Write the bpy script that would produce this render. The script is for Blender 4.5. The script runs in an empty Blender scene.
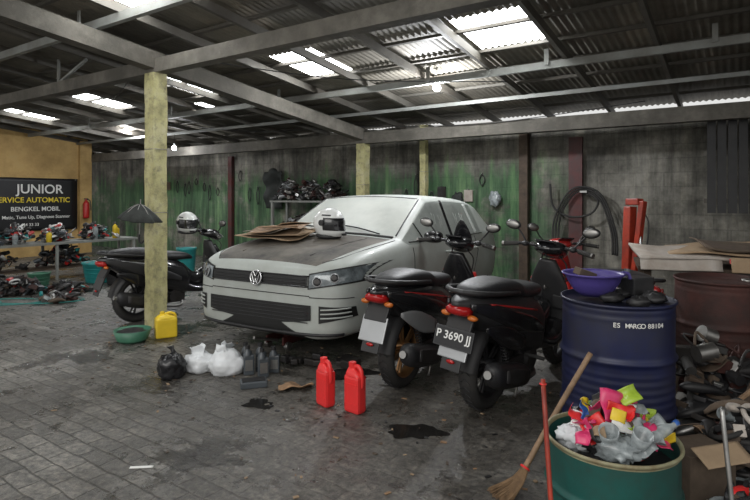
import bpy, bmesh, math, random
from mathutils import Vector, Matrix, Euler, noise
from mathutils.bvhtree import BVHTree
random.seed(7)
sc = bpy.context.scene
PI = math.pi
YAW = math.radians(-34)
CU, SU = math.cos(YAW), math.sin(YAW)
def R(u, v, z=0):
    return Vector((CU*u - SU*v, SU*u + CU*v, z))

# ---------------------------------------------------------------- materials
def nodes(name):
    m = bpy.data.materials.new(name); m.use_nodes = True
    nt = m.node_tree
    return m, nt, nt.nodes['Principled BSDF']
def ramp(nt, fac, stops):
    r = nt.nodes.new('ShaderNodeValToRGB')
    el = r.color_ramp.elements
    while len(el) < len(stops): el.new(0.5)
    for e, (p, c) in zip(el, stops):
        e.position = p; e.color = (c[0], c[1], c[2], 1)
    nt.links.new(fac, r.inputs[0]); return r.outputs[0]
def noise_tex(nt, vec, scale, detail=5, rough=.6):
    n = nt.nodes.new('ShaderNodeTexNoise')
    n.inputs['Scale'].default_value = scale; n.inputs['Detail'].default_value = detail
    n.inputs['Roughness'].default_value = rough
    nt.links.new(vec, n.inputs['Vector']); return n.outputs[0]
def mixc(nt, fac, a, b, mode='MIX'):
    m = nt.nodes.new('ShaderNodeMix'); m.data_type = 'RGBA'; m.blend_type = mode
    for sock, val in ((m.inputs[0], fac), (m.inputs[6], a), (m.inputs[7], b)):
        if hasattr(val, 'links'): nt.links.new(val, sock)
        elif isinstance(val, (int, float)): sock.default_value = val
        else: sock.default_value = (val[0], val[1], val[2], 1)
    return m.outputs[2]
def math_n(nt, op, a, b=None, clamp=False):
    m = nt.nodes.new('ShaderNodeMath'); m.operation = op; m.use_clamp = clamp
    for s, v in ((m.inputs[0], a), (m.inputs[1], b)):
        if v is None: continue
        if hasattr(v, 'links'): nt.links.new(v, s)
        else: s.default_value = v
    return m.outputs[0]
def bump(nt, b, h, strength=.3, dist=.01):
    n = nt.nodes.new('ShaderNodeBump'); n.inputs['Strength'].default_value = strength
    n.inputs['Distance'].default_value = dist
    nt.links.new(h, n.inputs['Height']); nt.links.new(n.outputs[0], b.inputs['Normal'])
def mat(name, col, rough=.5, metal=0., var=.2, scale=9, bmp=0., dirt=None, dirt_amt=.35, coat=0, trans=0, emit=None, es=0):
    m, nt, b = nodes(name)
    tc = nt.nodes.new('ShaderNodeTexCoord').outputs['Object']
    f = noise_tex(nt, tc, scale)
    c1 = [c*(1-var) for c in col]; c2 = [min(1, c*(1+var)) for c in col]
    out = ramp(nt, f, [(.3, c1), (.7, c2)])
    if dirt:
        f2 = noise_tex(nt, tc, scale*.45, 8, .7)
        rr = ramp(nt, f2, [(.45-dirt_amt*.3, (0, 0, 0)), (.75-dirt_amt*.3, (min(1, dirt_amt*1.6),)*3)])
        out = mixc(nt, rr, out, dirt)
    nt.links.new(out, b.inputs['Base Color'])
    b.inputs['Roughness'].default_value = rough; b.inputs['Metallic'].default_value = metal
    if coat: b.inputs['Coat Weight'].default_value = coat
    if trans: b.inputs['Transmission Weight'].default_value = trans
    if emit: b.inputs['Emission Color'].default_value = (*emit, 1); b.inputs['Emission Strength'].default_value = es
    if bmp:
        bump(nt, b, noise_tex(nt, tc, scale*5, 4), bmp, .01)
    return m
M = {}
M['blackp'] = mat('black_plastic', (.015, .015, .017), .5, dirt=(.05, .047, .043), dirt_amt=.2)
M['blackg'] = mat('black_gloss', (.010, .010, .012), .2, coat=.4, dirt=(.04, .038, .035), dirt_amt=.15)
M['rubber'] = mat('rubber', (.017, .017, .017), .75, dirt=(.06, .055, .05), dirt_amt=.3)
M['seat'] = mat('seat_vinyl', (.016, .016, .018), .5, bmp=.2)
M['steel'] = mat('steel', (.36, .36, .35), .38, .9, dirt=(.12, .09, .07), dirt_amt=.3)
M['chrome'] = mat('chrome', (.7, .7, .71), .15, 1.)
M['engine'] = mat('engine_alloy', (.075, .075, .08), .5, .6, dirt=(.03, .025, .02), dirt_amt=.5)
M['redp'] = mat('red_plastic', (.42, .02, .018), .35, var=.1)
M['redg'] = mat('red_gloss', (.36, .016, .014), .25, coat=.4, dirt=(.1, .03, .03), dirt_amt=.3)
M['redcan'] = mat('red_can', (.8, .03, .03), .38, var=.06, dirt=(.5, .04, .04), dirt_amt=.3)
M['white'] = mat('white_gloss', (.68, .69, .68), .25, var=.05, coat=.3)
M['silver'] = mat('silver_paint', (.36, .37, .38), .35, .4, var=.05)
M['bronze'] = mat('bronze_rim', (.36, .2, .09), .35, .7)
M['lampred'] = mat('lamp_red', (.35, .01, .01), .15)
M['carbody'] = mat('car_body', (.42, .455, .435), .5, .0, var=.07, scale=3, dirt=(.29, .29, .26), dirt_amt=.4, coat=.08)
M['carhood'] = mat('car_hood', (.026, .024, .022), .6, 0, var=.4, scale=6, dirt=(.17, .15, .125), dirt_amt=.5)
M['carglass'] = mat('dusty_glass', (.36, .39, .37), .42, 0, var=.22, scale=1.8, dirt=(.55, .56, .52), dirt_amt=.5)
M['carglass2'] = mat('dusty_side_glass', (.10, .115, .108), .28, 0, var=.35, scale=3, dirt=(.3, .32, .3), dirt_amt=.55)
M['lens'] = mat('headlight_lens', (.13, .15, .16), .12, .2, var=.5, scale=14, coat=1)
M['grille'] = mat('grille_black', (.009, .009, .009), .55)
M['blue'] = mat('blue_drum', (.007, .013, .07), .42, .1, var=.25, scale=5, dirt=(.022, .022, .03), dirt_amt=.5)
M['bluebowl'] = mat('purple_bowl', (.085, .06, .28), .4, dirt=(.03, .03, .08), dirt_amt=.3)
M['teal'] = mat('teal_drum', (.005, .10, .085), .45, .1, var=.2, scale=6, dirt=(.03, .04, .035), dirt_amt=.45)
M['tealp'] = mat('teal_plastic', (.02, .24, .24), .4)
M['tealtop'] = mat('worn_rim', (.36, .38, .24), .55, dirt=(.14, .08, .035), dirt_amt=.5)
M['rust'] = mat('rusty_steel', (.075, .022, .017), .7, .2, var=.4, scale=7, dirt=(.03, .02, .018), dirt_amt=.5, bmp=.3)
M['yellow'] = mat('yellow_plastic', (.75, .53, .03), .4, var=.08)
M['greycan'] = mat('grey_bottle', (.06, .07, .08), .35)
M['wood'] = mat('wood', (.25, .16, .095), .65, var=.35, scale=12, bmp=.2)
M['wooddark'] = mat('wood_dark', (.07, .048, .033), .75, var=.4, scale=9, bmp=.3)
M['bristle'] = mat('bristle', (.15, .09, .045), .85, var=.4, scale=30)
M['card'] = mat('cardboard', (.36, .26, .165), .85, var=.15, dirt=(.2, .13, .08), dirt_amt=.3)
M['cardd'] = mat('cardboard_dirty', (.13, .095, .068), .9, var=.3, dirt=(.06, .045, .035), dirt_amt=.4)
M['cardw'] = mat('white_board', (.5, .46, .42), .7, var=.12, dirt=(.26, .2, .15), dirt_amt=.4)
M['bagw'] = mat('white_bag', (.68, .70, .72), .35, var=.1, scale=14)
M['bagb'] = mat('black_bag', (.013, .013, .015), .25)
M['bagc'] = mat('clear_plastic', (.27, .30, .31), .22, var=.5, scale=16)
M['lampgreen'] = mat('green_plastic', (.05, .16, .1), .45)
M['lime'] = mat('lime_wrapper', (.35, .5, .05), .35)
M['bluew'] = mat('blue_wrapper', (.05, .15, .5), .35)
M['orange'] = mat('orange_paint', (.5, .045, .015), .45, dirt=(.09, .022, .018), dirt_amt=.45)
M['amber'] = mat('amber_lens', (.5, .13, .02), .2)
M['cloth'] = mat('dark_cloth', (.03, .034, .032), .8, var=.3, bmp=.3)
M['rag'] = mat('rag', (.28, .17, .095), .9, var=.35, bmp=.3)
M['red2'] = mat('dark_red_paint', (.10, .013, .011), .6, dirt=(.05, .03, .03), dirt_amt=.5)
M['steelframe'] = mat('steel_frame_paint', (.31, .325, .31), .55, .1, var=.15, scale=3, dirt=(.14, .13, .11), dirt_amt=.4)
M['steeldark'] = mat('steel_rafter', (.12, .115, .10), .6, .1, var=.25, scale=3, dirt=(.06, .047, .034), dirt_amt=.4)
M['concrete'] = mat('beam_concrete', (.18, .165, .14), .85, var=.35, scale=4, bmp=.4, dirt=(.065, .06, .05), dirt_amt=.55)
M['banner'] = mat('banner_black', (.010, .010, .012), .45, var=.1)
M['txtw'] = mat('text_white', (.75, .75, .73), .6, var=.02)
M['txty'] = mat('text_yellow', (.75, .58, .05), .6, var=.02)
M['gp'] = mat('wrapper_pink', (.6, .04, .14), .35)
M['bulb'] = mat('bulb', (.9, .95, 1), .4, emit=(.9, .96, 1), es=30)
M['cyan'] = mat('cyan_hose', (.04, .25, .23), .4)
M['puddle'] = mat('oil_film', (.016, .015, .014), .12, var=.3, scale=5)

def pillar_mat():
    m, nt, b = nodes('pillar_paint')
    tc = nt.nodes.new('ShaderNodeTexCoord').outputs['Object']
    f = noise_tex(nt, tc, 3, 8, .7)
    c = ramp(nt, f, [(.3, (.18, .17, .085)), (.5, (.42, .39, .19)), (.7, (.5, .47, .3))])
    f2 = noise_tex(nt, tc, 14, 6, .7)
    c = mixc(nt, ramp(nt, f2, [(.5, (0, 0, 0)), (.7, (.7,)*3)]), c, (.13, .12, .09))
    nt.links.new(c, b.inputs['Base Color']); b.inputs['Roughness'].default_value = .85
    bump(nt, b, f2, .5, .02); return m
M['pillar'] = pillar_mat()

def wall_mat(name, green=True, base=((.055, .053, .045), (.155, .148, .127), (.31, .298, .262))):
    m, nt, b = nodes(name)
    tc = nt.nodes.new('ShaderNodeTexCoord').outputs['Object']
    sep = nt.nodes.new('ShaderNodeSeparateXYZ'); nt.links.new(tc, sep.inputs[0])
    add = math_n(nt, 'ADD', sep.outputs[0], sep.outputs[1])
    cmb = nt.nodes.new('ShaderNodeCombineXYZ'); nt.links.new(add, cmb.inputs[0]); nt.links.new(sep.outputs[2], cmb.inputs[1])
    br = nt.nodes.new('ShaderNodeTexBrick'); nt.links.new(cmb.outputs[0], br.inputs['Vector'])
    br.inputs['Scale'].default_value = 1; br.inputs['Brick Width'].default_value = .4; br.inputs['Row Height'].default_value = .2
    br.inputs['Mortar Size'].default_value = .008; br.inputs['Mortar Smooth'].default_value = .3
    br.inputs['Color1'].default_value = (.75, .75, .75, 1); br.inputs['Color2'].default_value = (1.05, 1.03, 1, 1); br.inputs['Mortar'].default_value = (.6, .6, .6, 1)
    f = noise_tex(nt, tc, 1.0, 12, .72)
    mp = nt.nodes.new('ShaderNodeMapping'); mp.inputs['Scale'].default_value = (5, 5, .5); nt.links.new(tc, mp.inputs[0])
    st = noise_tex(nt, mp.outputs[0], 1.2, 8, .68)
    c = ramp(nt, f, [(.36, base[0]), (.5, base[1]), (.64, base[2])])
    c = mixc(nt, .5, c, br.outputs[0], 'MULTIPLY')
    c = mixc(nt, .75, c, ramp(nt, st, [(.32, (.22, .22, .22)), (.52, (1, 1, 1)), (.66, (1.5, 1.48, 1.4))]), 'MULTIPLY')
    if green:
        f3 = noise_tex(nt, tc, .9, 10, .7)
        h = math_n(nt, 'MULTIPLY_ADD', st, 1.6); h.node.inputs[2].default_value = 1.25
        d = math_n(nt, 'SUBTRACT', h, sep.outputs[2])
        d = math_n(nt, 'MULTIPLY', d, 3, True)
        g = ramp(nt, f3, [(.40, (0, 0, 0)), (.5, (1, 1, 1))])
        d = math_n(nt, 'MULTIPLY', d, g, True)
        e = math_n(nt, 'MULTIPLY_ADD', sep.outputs[0], -1.2); e.node.inputs[2].default_value = -2.4; e.node.use_clamp = True
        d = math_n(nt, 'MULTIPLY', d, e, True)
        gc = ramp(nt, st, [(.32, (.015, .035, .018)), (.52, (.045, .12, .05)), (.68, (.14, .27, .11))])
        c = mixc(nt, math_n(nt, 'MULTIPLY', d, .85), c, gc)
    nt.links.new(c, b.inputs['Base Color']); b.inputs['Roughness'].default_value = .85
    hh = mixc(nt, .5, br.outputs[0], f)
    bump(nt, b, hh, .6, .03)
    return m
M['wall_back'] = wall_mat('wall_back_blocks')
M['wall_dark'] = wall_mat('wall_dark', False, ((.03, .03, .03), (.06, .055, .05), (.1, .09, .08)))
def plaster():
    m, nt, b = nodes('yellow_plaster')
    tc = nt.nodes.new('ShaderNodeTexCoord').outputs['Object']
    f = noise_tex(nt, tc, .9, 10, .7)
    c = ramp(nt, f, [(.3, (.3, .19, .07)), (.55, (.55, .37, .15)), (.75, (.5, .38, .2))])
    nt.links.new(c, b.inputs['Base Color']); b.inputs['Roughness'].default_value = .85
    bump(nt, b, f, .2, .02); return m
M['plaster'] = plaster()
def floor_mat():
    m, nt, b = nodes('paver_floor')
    tc = nt.nodes.new('ShaderNodeTexCoord').outputs['Object']
    nz = nt.nodes.new('ShaderNodeTexNoise'); nz.inputs['Scale'].default_value = 4; nz.inputs['Detail'].default_value = 6; nt.links.new(tc, nz.inputs['Vector'])
    vm = nt.nodes.new('ShaderNodeVectorMath'); vm.operation = 'SCALE'; vm.inputs['Scale'].default_value = .06
    nt.links.new(nz.outputs['Color'], vm.inputs[0])
    va = nt.nodes.new('ShaderNodeVectorMath'); va.operation = 'ADD'; nt.links.new(tc, va.inputs[0]); nt.links.new(vm.outputs[0], va.inputs[1])
    br = nt.nodes.new('ShaderNodeTexBrick'); nt.links.new(va.outputs[0], br.inputs['Vector'])
    br.inputs['Scale'].default_value = 1; br.inputs['Brick Width'].default_value = .21; br.inputs['Row Height'].default_value = .115
    br.inputs['Mortar Size'].default_value = .008; br.inputs['Mortar Smooth'].default_value = .9
    br.inputs['Color1'].default_value = (.12, .118, .113, 1); br.inputs['Color2'].default_value = (.225, .218, .205, 1); br.inputs['Mortar'].default_value = (.045, .042, .038, 1)
    f = noise_tex(nt, tc, .75, 12, .7); f2 = noise_tex(nt, tc, 7, 12, .75); f3 = noise_tex(nt, tc, 1.7, 12, .72); f4 = noise_tex(nt, tc, 28, 8, .75)
    c = mixc(nt, .8, br.outputs[0], ramp(nt, f2, [(.32, (.5, .5, .5)), (.68, (1.35, 1.31, 1.25))]), 'MULTIPLY')
    conc = ramp(nt, f2, [(.3, (.045, .041, .036)), (.52, (.10, .093, .083)), (.72, (.21, .196, .176))])
    sep = nt.nodes.new('ShaderNodeSeparateXYZ'); nt.links.new(tc, sep.inputs[0])
    a = math_n(nt, 'ADD', sep.outputs[0], math_n(nt, 'MULTIPLY', f3, 3.4))
    a = math_n(nt, 'ADD', a, math_n(nt, 'MULTIPLY', sep.outputs[1], .75))
    a = math_n(nt, 'ADD', a, -.35)
    a = math_n(nt, 'MULTIPLY', a, 1.2, True)
    a = math_n(nt, 'MULTIPLY', a, .8)
    c = mixc(nt, a, c, conc)
    st = ramp(nt, f, [(.42, (0, 0, 0)), (.58, (.7,)*3)])
    c = mixc(nt, st, c, (.055, .05, .044))
    dust = ramp(nt, f3, [(.3, (.6,)*3), (.46, (0, 0, 0))])
    c = mixc(nt, dust, c, (.23, .22, .2))
    oil = ramp(nt, f3, [(.54, (0, 0, 0)), (.60, (.85,)*3)])
    c = mixc(nt, oil, c, (.025, .023, .021))
    grit = ramp(nt, f4, [(.35, (.42, .42, .42)), (.5, (1, 1, 1)), (.64, (1.6, 1.55, 1.45))])
    c = mixc(nt, .85, c, grit, 'MULTIPLY')
    nt.links.new(c, b.inputs['Base Color'])
    rr = ramp(nt, f3, [(.4, (.7,)*3), (.51, (.4,)*3), (.58, (.12,)*3)]); nt.links.new(rr, b.inputs['Roughness'])
    hb = math_n(nt, 'MULTIPLY', br.outputs['Fac'], math_n(nt, 'SUBTRACT', 1, a))
    h = math_n(nt, 'SUBTRACT', math_n(nt, 'MULTIPLY', math_n(nt, 'ADD', f2, f4), .7), hb)
    bump(nt, b, h, .6, .014)
    return m
M['floor'] = floor_mat()
def roof_mat():
    m, nt, b = nodes('roof_sheet')
    tc = nt.nodes.new('ShaderNodeTexCoord').outputs['Object']
    f = noise_tex(nt, tc, .9, 10, .7)
    mp = nt.nodes.new('ShaderNodeMapping'); mp.inputs['Scale'].default_value = (1.3, .55, 1); nt.links.new(tc, mp.inputs[0])
    v = nt.nodes.new('ShaderNodeTexVoronoi'); v.distance = 'CHEBYCHEV'; v.inputs['Scale'].default_value = 1; v.inputs['Randomness'].default_value = .3
    nt.links.new(mp.outputs[0], v.inputs['Vector'])
    c = ramp(nt, f, [(.3, (.09, .083, .07)), (.55, (.20, .185, .158)), (.75, (.31, .268, .22))])
    bw = nt.nodes.new('ShaderNodeRGBToBW'); nt.links.new(v.outputs['Color'], bw.inputs[0])
    c = mixc(nt, .7, c, ramp(nt, bw.outputs[0], [(.2, (.5, .5, .5)), (.8, (1.25, 1.22, 1.15))]), 'MULTIPLY')
    nt.links.new(c, b.inputs['Base Color']); b.inputs['Roughness'].default_value = .65
    return m
M['roof'] = roof_mat()
def sky_mat():
    m, nt, b = nodes('translucent_roof_sheet')
    tc = nt.nodes.new('ShaderNodeTexCoord').outputs['Object']
    w = noise_tex(nt, tc, 5, 6)
    c = ramp(nt, w, [(.3, (.55, .6, .6)), (.6, (1, 1, 1))])
    nt.links.new(c, b.inputs['Emission Color']); b.inputs['Emission Strength'].default_value = 11
    b.inputs['Base Color'].default_value = (.7, .75, .75, 1)
    return m
M['sky'] = sky_mat()

# ---------------------------------------------------------------- mesh builder
def cr(p0, p1, p2, p3, t):
    return tuple(.5*((2*b)+(-a+c)*t+(2*a-5*b+4*c-d)*t*t+(-a+3*b-3*c+d)*t**3) for a, b, c, d in zip(p0, p1, p2, p3))
def spline(pts, sub):
    if sub <= 1 or len(pts) < 3: return [tuple(p) for p in pts]
    o = []
    n = len(pts)
    for i in range(n-1):
        p0 = pts[max(i-1, 0)]; p3 = pts[min(i+2, n-1)]
        for k in range(sub): o.append(cr(p0, pts[i], pts[i+1], p3, k/sub))
    o.append(tuple(pts[-1])); return o
class MB:
    def __init__(s): s.v = []; s.f = []; s.m = []; s.s = []; s.mats = []
    def mi(s, k):
        if k not in s.mats: s.mats.append(k)
        return s.mats.index(k)
    def add(s, vs, fs, mk, smooth=True, Mx=None):
        o = len(s.v)
        for p in vs:
            p = Vector(p)
            s.v.append(Mx @ p if Mx else p)
        k = s.mi(mk) if isinstance(mk, str) else None
        for i, f in enumerate(fs):
            s.f.append([o+j for j in f]); s.m.append(k if k is not None else s.mi(mk[i])); s.s.append(smooth)
    def box(s, c, size, mk, rot=(0, 0, 0), bev=0.0, taper=None):
        bm = bmesh.new(); bmesh.ops.create_cube(bm, size=1)
        for v in bm.verts:
            v.co = Vector((v.co.x*size[0], v.co.y*size[1], v.co.z*size[2]))
            if taper and v.co.z > 0: v.co.x *= taper[0]; v.co.y *= taper[1]
        if bev: bmesh.ops.bevel(bm, geom=bm.edges[:], offset=bev, segments=2, affect='EDGES', profile=.6)
        Mx = Matrix.Translation(c) @ Euler(rot).to_matrix().to_4x4()
        bm.verts.index_update()
        s.add([v.co.copy() for v in bm.verts], [[v.index for v in f.verts] for f in bm.faces], mk, False, Mx)
        bm.free()
    def frame(s, d):
        d = Vector(d).normalized(); a = Vector((0, 0, 1)) if abs(d.z) < .9 else Vector((1, 0, 0))
        x = a.cross(d).normalized(); y = d.cross(x); return x, y, d
    def cyl(s, p0, p1, r, mk, r1=None, seg=14, caps=True, smooth=True):
        p0 = Vector(p0); p1 = Vector(p1); r1 = r if r1 is None else r1
        x, y, d = s.frame(p1-p0); vs = []; fs = []
        for p, q in ((p0, r), (p1, r1)):
            for i in range(seg):
                a = 2*PI*i/seg; vs.append(p+x*math.cos(a)*q+y*math.sin(a)*q)
        for i in range(seg): j = (i+1) % seg; fs.append([i, j, seg+j, seg+i])
        s.add(vs, fs, mk, smooth)
        if caps: s.add(vs, [list(range(seg))[::-1], list(range(seg, 2*seg))], mk, False)
    def tube(s, pts, r, mk, seg=8, sub=6, caps=True):
        pts = [Vector(p) for p in spline([tuple(p) for p in pts], sub)]
        n = len(pts); vs = []; fs = []
        x = None
        for i, p in enumerate(pts):
            d = (pts[min(i+1, n-1)]-pts[max(i-1, 0)]).normalized()
            if x is None: x, y, _ = s.frame(d)
            else:
                x = (x-d*x.dot(d)).normalized(); y = d.cross(x)
            rr = r(i/(n-1)) if callable(r) else r
            for k in range(seg):
                a = 2*PI*k/seg; vs.append(p+x*math.cos(a)*rr+y*math.sin(a)*rr)
        for i in range(n-1):
            for k in range(seg):
                j = (k+1) % seg; fs.append([i*seg+k, i*seg+j, (i+1)*seg+j, (i+1)*seg+k])
        if caps: fs.append(list(range(seg))[::-1]); fs.append([(n-1)*seg+k for k in range(seg)])
        s.add(vs, fs, mk)
    def lathe(s, prof, mk, c=(0, 0, 0), axis=(0, 0, 1), seg=28, wob=None, smooth=True):
        x, y, d = s.frame(axis); c = Vector(c); vs = []; fs = []
        if abs(Vector(axis).normalized().z) > .99: x = Vector((1, 0, 0)); y = Vector((0, 1, 0))
        for j, (r, h) in enumerate(prof):
            for i in range(seg):
                a = 2*PI*i/seg; q = r*(wob(a, h) if wob else 1)
                vs.append(c+x*math.cos(a)*q+y*math.sin(a)*q+d*h)
        mk_l = []
        for j in range(len(prof)-1):
            for i in range(seg):
                k = (i+1) % seg; fs.append([j*seg+i, j*seg+k, (j+1)*seg+k, (j+1)*seg+i])
                mk_l.append(mk if isinstance(mk, str) else mk[j])
        s.add(vs, fs, mk_l, smooth)
    def ell(s, c, r, mk, seg=16, rings=10, rot=(0, 0, 0), nz=0, ns=3):
        Mx = Matrix.Translation(c) @ Euler(rot).to_matrix().to_4x4(); vs = []; fs = []
        off = Vector((random.random()*50,)*3)
        for j in range(rings+1):
            t = PI*j/rings
            for i in range(seg):
                a = 2*PI*i/seg
                p = Vector((math.sin(t)*math.cos(a), math.sin(t)*math.sin(a), -math.cos(t)))
                q = 1+(nz*noise.noise(p*ns+off) if nz else 0)
                vs.append(Vector((p.x*r[0], p.y*r[1], p.z*r[2]))*q)
        for j in range(rings):
            for i in range(seg):
                k = (i+1) % seg; fs.append([j*seg+i, j*seg+k, (j+1)*seg+k, (j+1)*seg+i])
        s.add(vs, fs, mk, True, Mx)
    def hull(s, st, mk, seg=20, sub=4, n=2.6, Mx=None):
        st = spline([tuple(a) for a in st], sub); vs = []; fs = []
        for (x, y, z, w, h) in st:
            for i in range(seg):
                a = 2*PI*i/seg; c_, s_ = math.cos(a), math.sin(a)
                vs.append((x, y+w/2*math.copysign(abs(c_)**(2/n), c_), z+h/2*math.copysign(abs(s_)**(2/n), s_)))
        for i in range(len(st)-1):
            for k in range(seg):
                j = (k+1) % seg; fs.append([i*seg+k, i*seg+j, (i+1)*seg+j, (i+1)*seg+k])
        fs.append(list(range(seg))[::-1]); fs.append([(len(st)-1)*seg+k for k in range(seg)])
        s.add(vs, fs, mk, True, Mx)
    def torus(s, c, axis, R_, r, mk, seg=32, rs=10, a0=0, a1=2*PI):
        x, y, d = s.frame(axis); c = Vector(c)
        closed = abs(a1-a0-2*PI) < 1e-4; n = seg if closed else seg+1; vs = []; fs = []
        for i in range(n):
            a = a0+(a1-a0)*i/seg; e = x*math.cos(a)+y*math.sin(a)
            for k in range(rs):
                b = 2*PI*k/rs; vs.append(c+e*(R_+r*math.cos(b))+d*r*math.sin(b))
        for i in range(seg):
            i2 = (i+1) % n
            for k in range(rs):
                j = (k+1) % rs; fs.append([i*rs+k, i2*rs+k, i2*rs+j, i*rs+j])
        s.add(vs, fs, mk)
    def sheet(s, c, w, h, mk, rot=(0, 0, 0), nz=.03, ns=4, n=10, th=.004):
        Mx = Matrix.Translation(c) @ Euler(rot).to_matrix().to_4x4(); off = Vector((random.random()*50,)*3); vs = []; fs = []
        for side in (0, 1):
            for j in range(n+1):
                for i in range(n+1):
                    x = (i/n-.5)*w; y = (j/n-.5)*h
                    vs.append((x, y, noise.noise(Vector((x, y, 0))*ns+off)*nz+(th if side else 0)))
        K = (n+1)**2
        for j in range(n):
            for i in range(n):
                a = j*(n+1)+i; fs.append([a+n+1, a+n+2, a+1, a]); fs.append([K+a, K+a+1, K+a+n+2, K+a+n+1])
        for i in range(n):
            a = i; fs.append([a, a+1, K+a+1, K+a]); a = n*(n+1)+i; fs.append([a+1, a, K+a, K+a+1])
            a = i*(n+1); fs.append([a+n+1, a, K+a, K+a+n+1]); a = i*(n+1)+n; fs.append([a, a+n+1, K+a+n+1, K+a])
        s.add(vs, fs, mk, True, Mx)
    def build(s, name, loc=(0, 0, 0), rot=(0, 0, 0), parent=None):
        me = bpy.data.meshes.new(name)
        me.from_pydata([tuple(v) for v in s.v], [], s.f)
        for k in s.mats: me.materials.append(M[k])
        me.polygons.foreach_set('material_index', s.m); me.polygons.foreach_set('use_smooth', s.s)
        me.update()
        o = bpy.data.objects.new(name, me); sc.collection.objects.link(o)
        o.location = loc; o.rotation_euler = rot
        if parent: o.parent = parent
        return o
def text_obj(name, body, size, mk, parent, loc, rot, ext=.002, align='LEFT'):
    cu = bpy.data.curves.new(name, 'FONT'); cu.body = body; cu.size = size; cu.extrude = ext; cu.align_x = align; cu.offset = size*.012
    cu.materials.append(M[mk]); o = bpy.data.objects.new(name, cu); sc.collection.objects.link(o)
    o.parent = parent; o.location = loc; o.rotation_euler = rot; return o

# ---------------------------------------------------------------- room (local u,v,z rotated by YAW)
RZ = (0, 0, YAW)
def roofz(v): return 3.8-.11*v
b = MB(); b.add([(-19, -6, 0), (7, -6, 0), (7, 9.6, 0), (-19, 9.6, 0)], [[0, 1, 2, 3]], 'floor', False); b.build('floor', rot=RZ)
b = MB(); n = 210; vs = []; fs = []
for i in range(n+1):
    u = -17+21*i/n; t = 2.64+.05*noise.noise(Vector((u*1.3, 3, 0)))+.03*noise.noise(Vector((u*6, 9, 0)))+(.13 if u < -4.6 else 0)
    for v in (8.7, 8.9):
        vs.append((u, v, 0)); vs.append((u, v, t))
for i in range(n):
    a = i*4; fs += [[a, a+4, a+5, a+1], [a+2, a+3, a+7, a+6], [a+1, a+5, a+7, a+3]]
b.add(vs, fs, 'wall_back', False); b.build('wall_back', rot=RZ)
b = MB(); b.box((-14.35, 5.0, 1.55), (.2, 5.2, 3.1), 'plaster'); b.box((-14.3, 7.5, 1.45), (.3, .3, 2.9), 'plaster'); b.build('wall_left', rot=RZ)
b = MB(); b.box((3.0, 6.4, 1.35), (.2, 4.6, 2.7), 'wall_dark'); b.build('wall_right', rot=RZ)
b = MB()
u0, u1, du = -17.0, 4.0, .019
nu = int((u1-u0)/du)
sk = []
for uc in (-2.1, -4.65, -7.15, -9.75, -12.3): sk.append((uc-.37, uc+.37, 5.0, 5.85))
sk += [(-5.3, -4.2, 2.6, 3.4), (-2.5, -1.9, 2.3, 3.0), (-8.4, -7.9, 6.2, 6.6)]
vl = sorted(set([1.2, 8.98]+[s_[2] for s_ in sk]+[s_[3] for s_ in sk]))
vs = []; fs = []; mk = []
for v in vl:
    for i in range(nu+1):
        u = u0+du*i; vs.append((u, v, roofz(v)+.011*math.sin(u*2*PI/.076)))
for j in range(len(vl)-1):
    vm_ = (vl[j]+vl[j+1])/2
    for i in range(nu):
        u = u0+du*(i+.5); a = j*(nu+1)+i
        fs.append([a, a+1, a+nu+2, a+nu+1])
        mk.append('sky' if any(s_[0] < u < s_[1] and s_[2] < vm_ < s_[3] for s_ in sk) else 'roof')
b.add(vs, fs, mk, True); b.build('ceiling', rot=RZ)
sl = math.atan(.11)
def vbeam(b, u, va, vb, w, h, mk, drop):
    vm_ = (va+vb)/2; L = (vb-va)/math.cos(sl)
    b.box((u, vm_, roofz(vm_)-drop), (w, L, h), mk, rot=(-sl, 0, 0))
b = MB()
u = -16.0
while u < 3.6:
    vbeam(b, u, 1.25, 8.9, .045, .09, 'steeldark', .105); u += .9
v = 1.5
while v < 8.9:
    b.box((-6.5, v, roofz(v)-.04), (20.6, .04, .035), 'steeldark', rot=(-sl, 0, 0)); v += .62
b.build('roof_rafters', rot=RZ)
b = MB()
for v, h, w in ((6.15, .08, .05), (3.1, .09, .06), (7.3, .05, .04)):
    b.box((-5.4, v, roofz(v)-.15-h/2), (17.6, w, h), 'steelframe')
for u in (-.2, -1.8, -3.3, -5.9, -8.6, -11.4):
    b.box((u, 6.1, roofz(6.1)-.11), (.05, .012, .18), 'steelframe'); b.box((u, 3.05, roofz(3.05)-.11), (.05, .012, .2), 'steelframe')
b.cyl((-7.6, 3.66, 2.98), (-6.9, 3.66, 3.2), .02, 'steelframe'); b.cyl((-7.6, 3.66, 3.0), (-7.6, 3.66, 3.3), .02, 'steelframe')
b.build('roof_purlins', rot=RZ)
UP = -5.46
b = MB(); vbeam(b, UP, 1.4, 7.62, .16, .19, 'concrete', .43); b.build('concrete_beam', rot=RZ)
b = MB(); b.box((-4.6, 3.68, 2.91), (15.2, .14, .15), 'concrete'); b.build('concrete_beam', rot=RZ)
b = MB(); b.box((-6.3, 7.72, 2.47), (18.5, .16, .19), 'concrete'); b.build('concrete_beam', rot=RZ)
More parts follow.
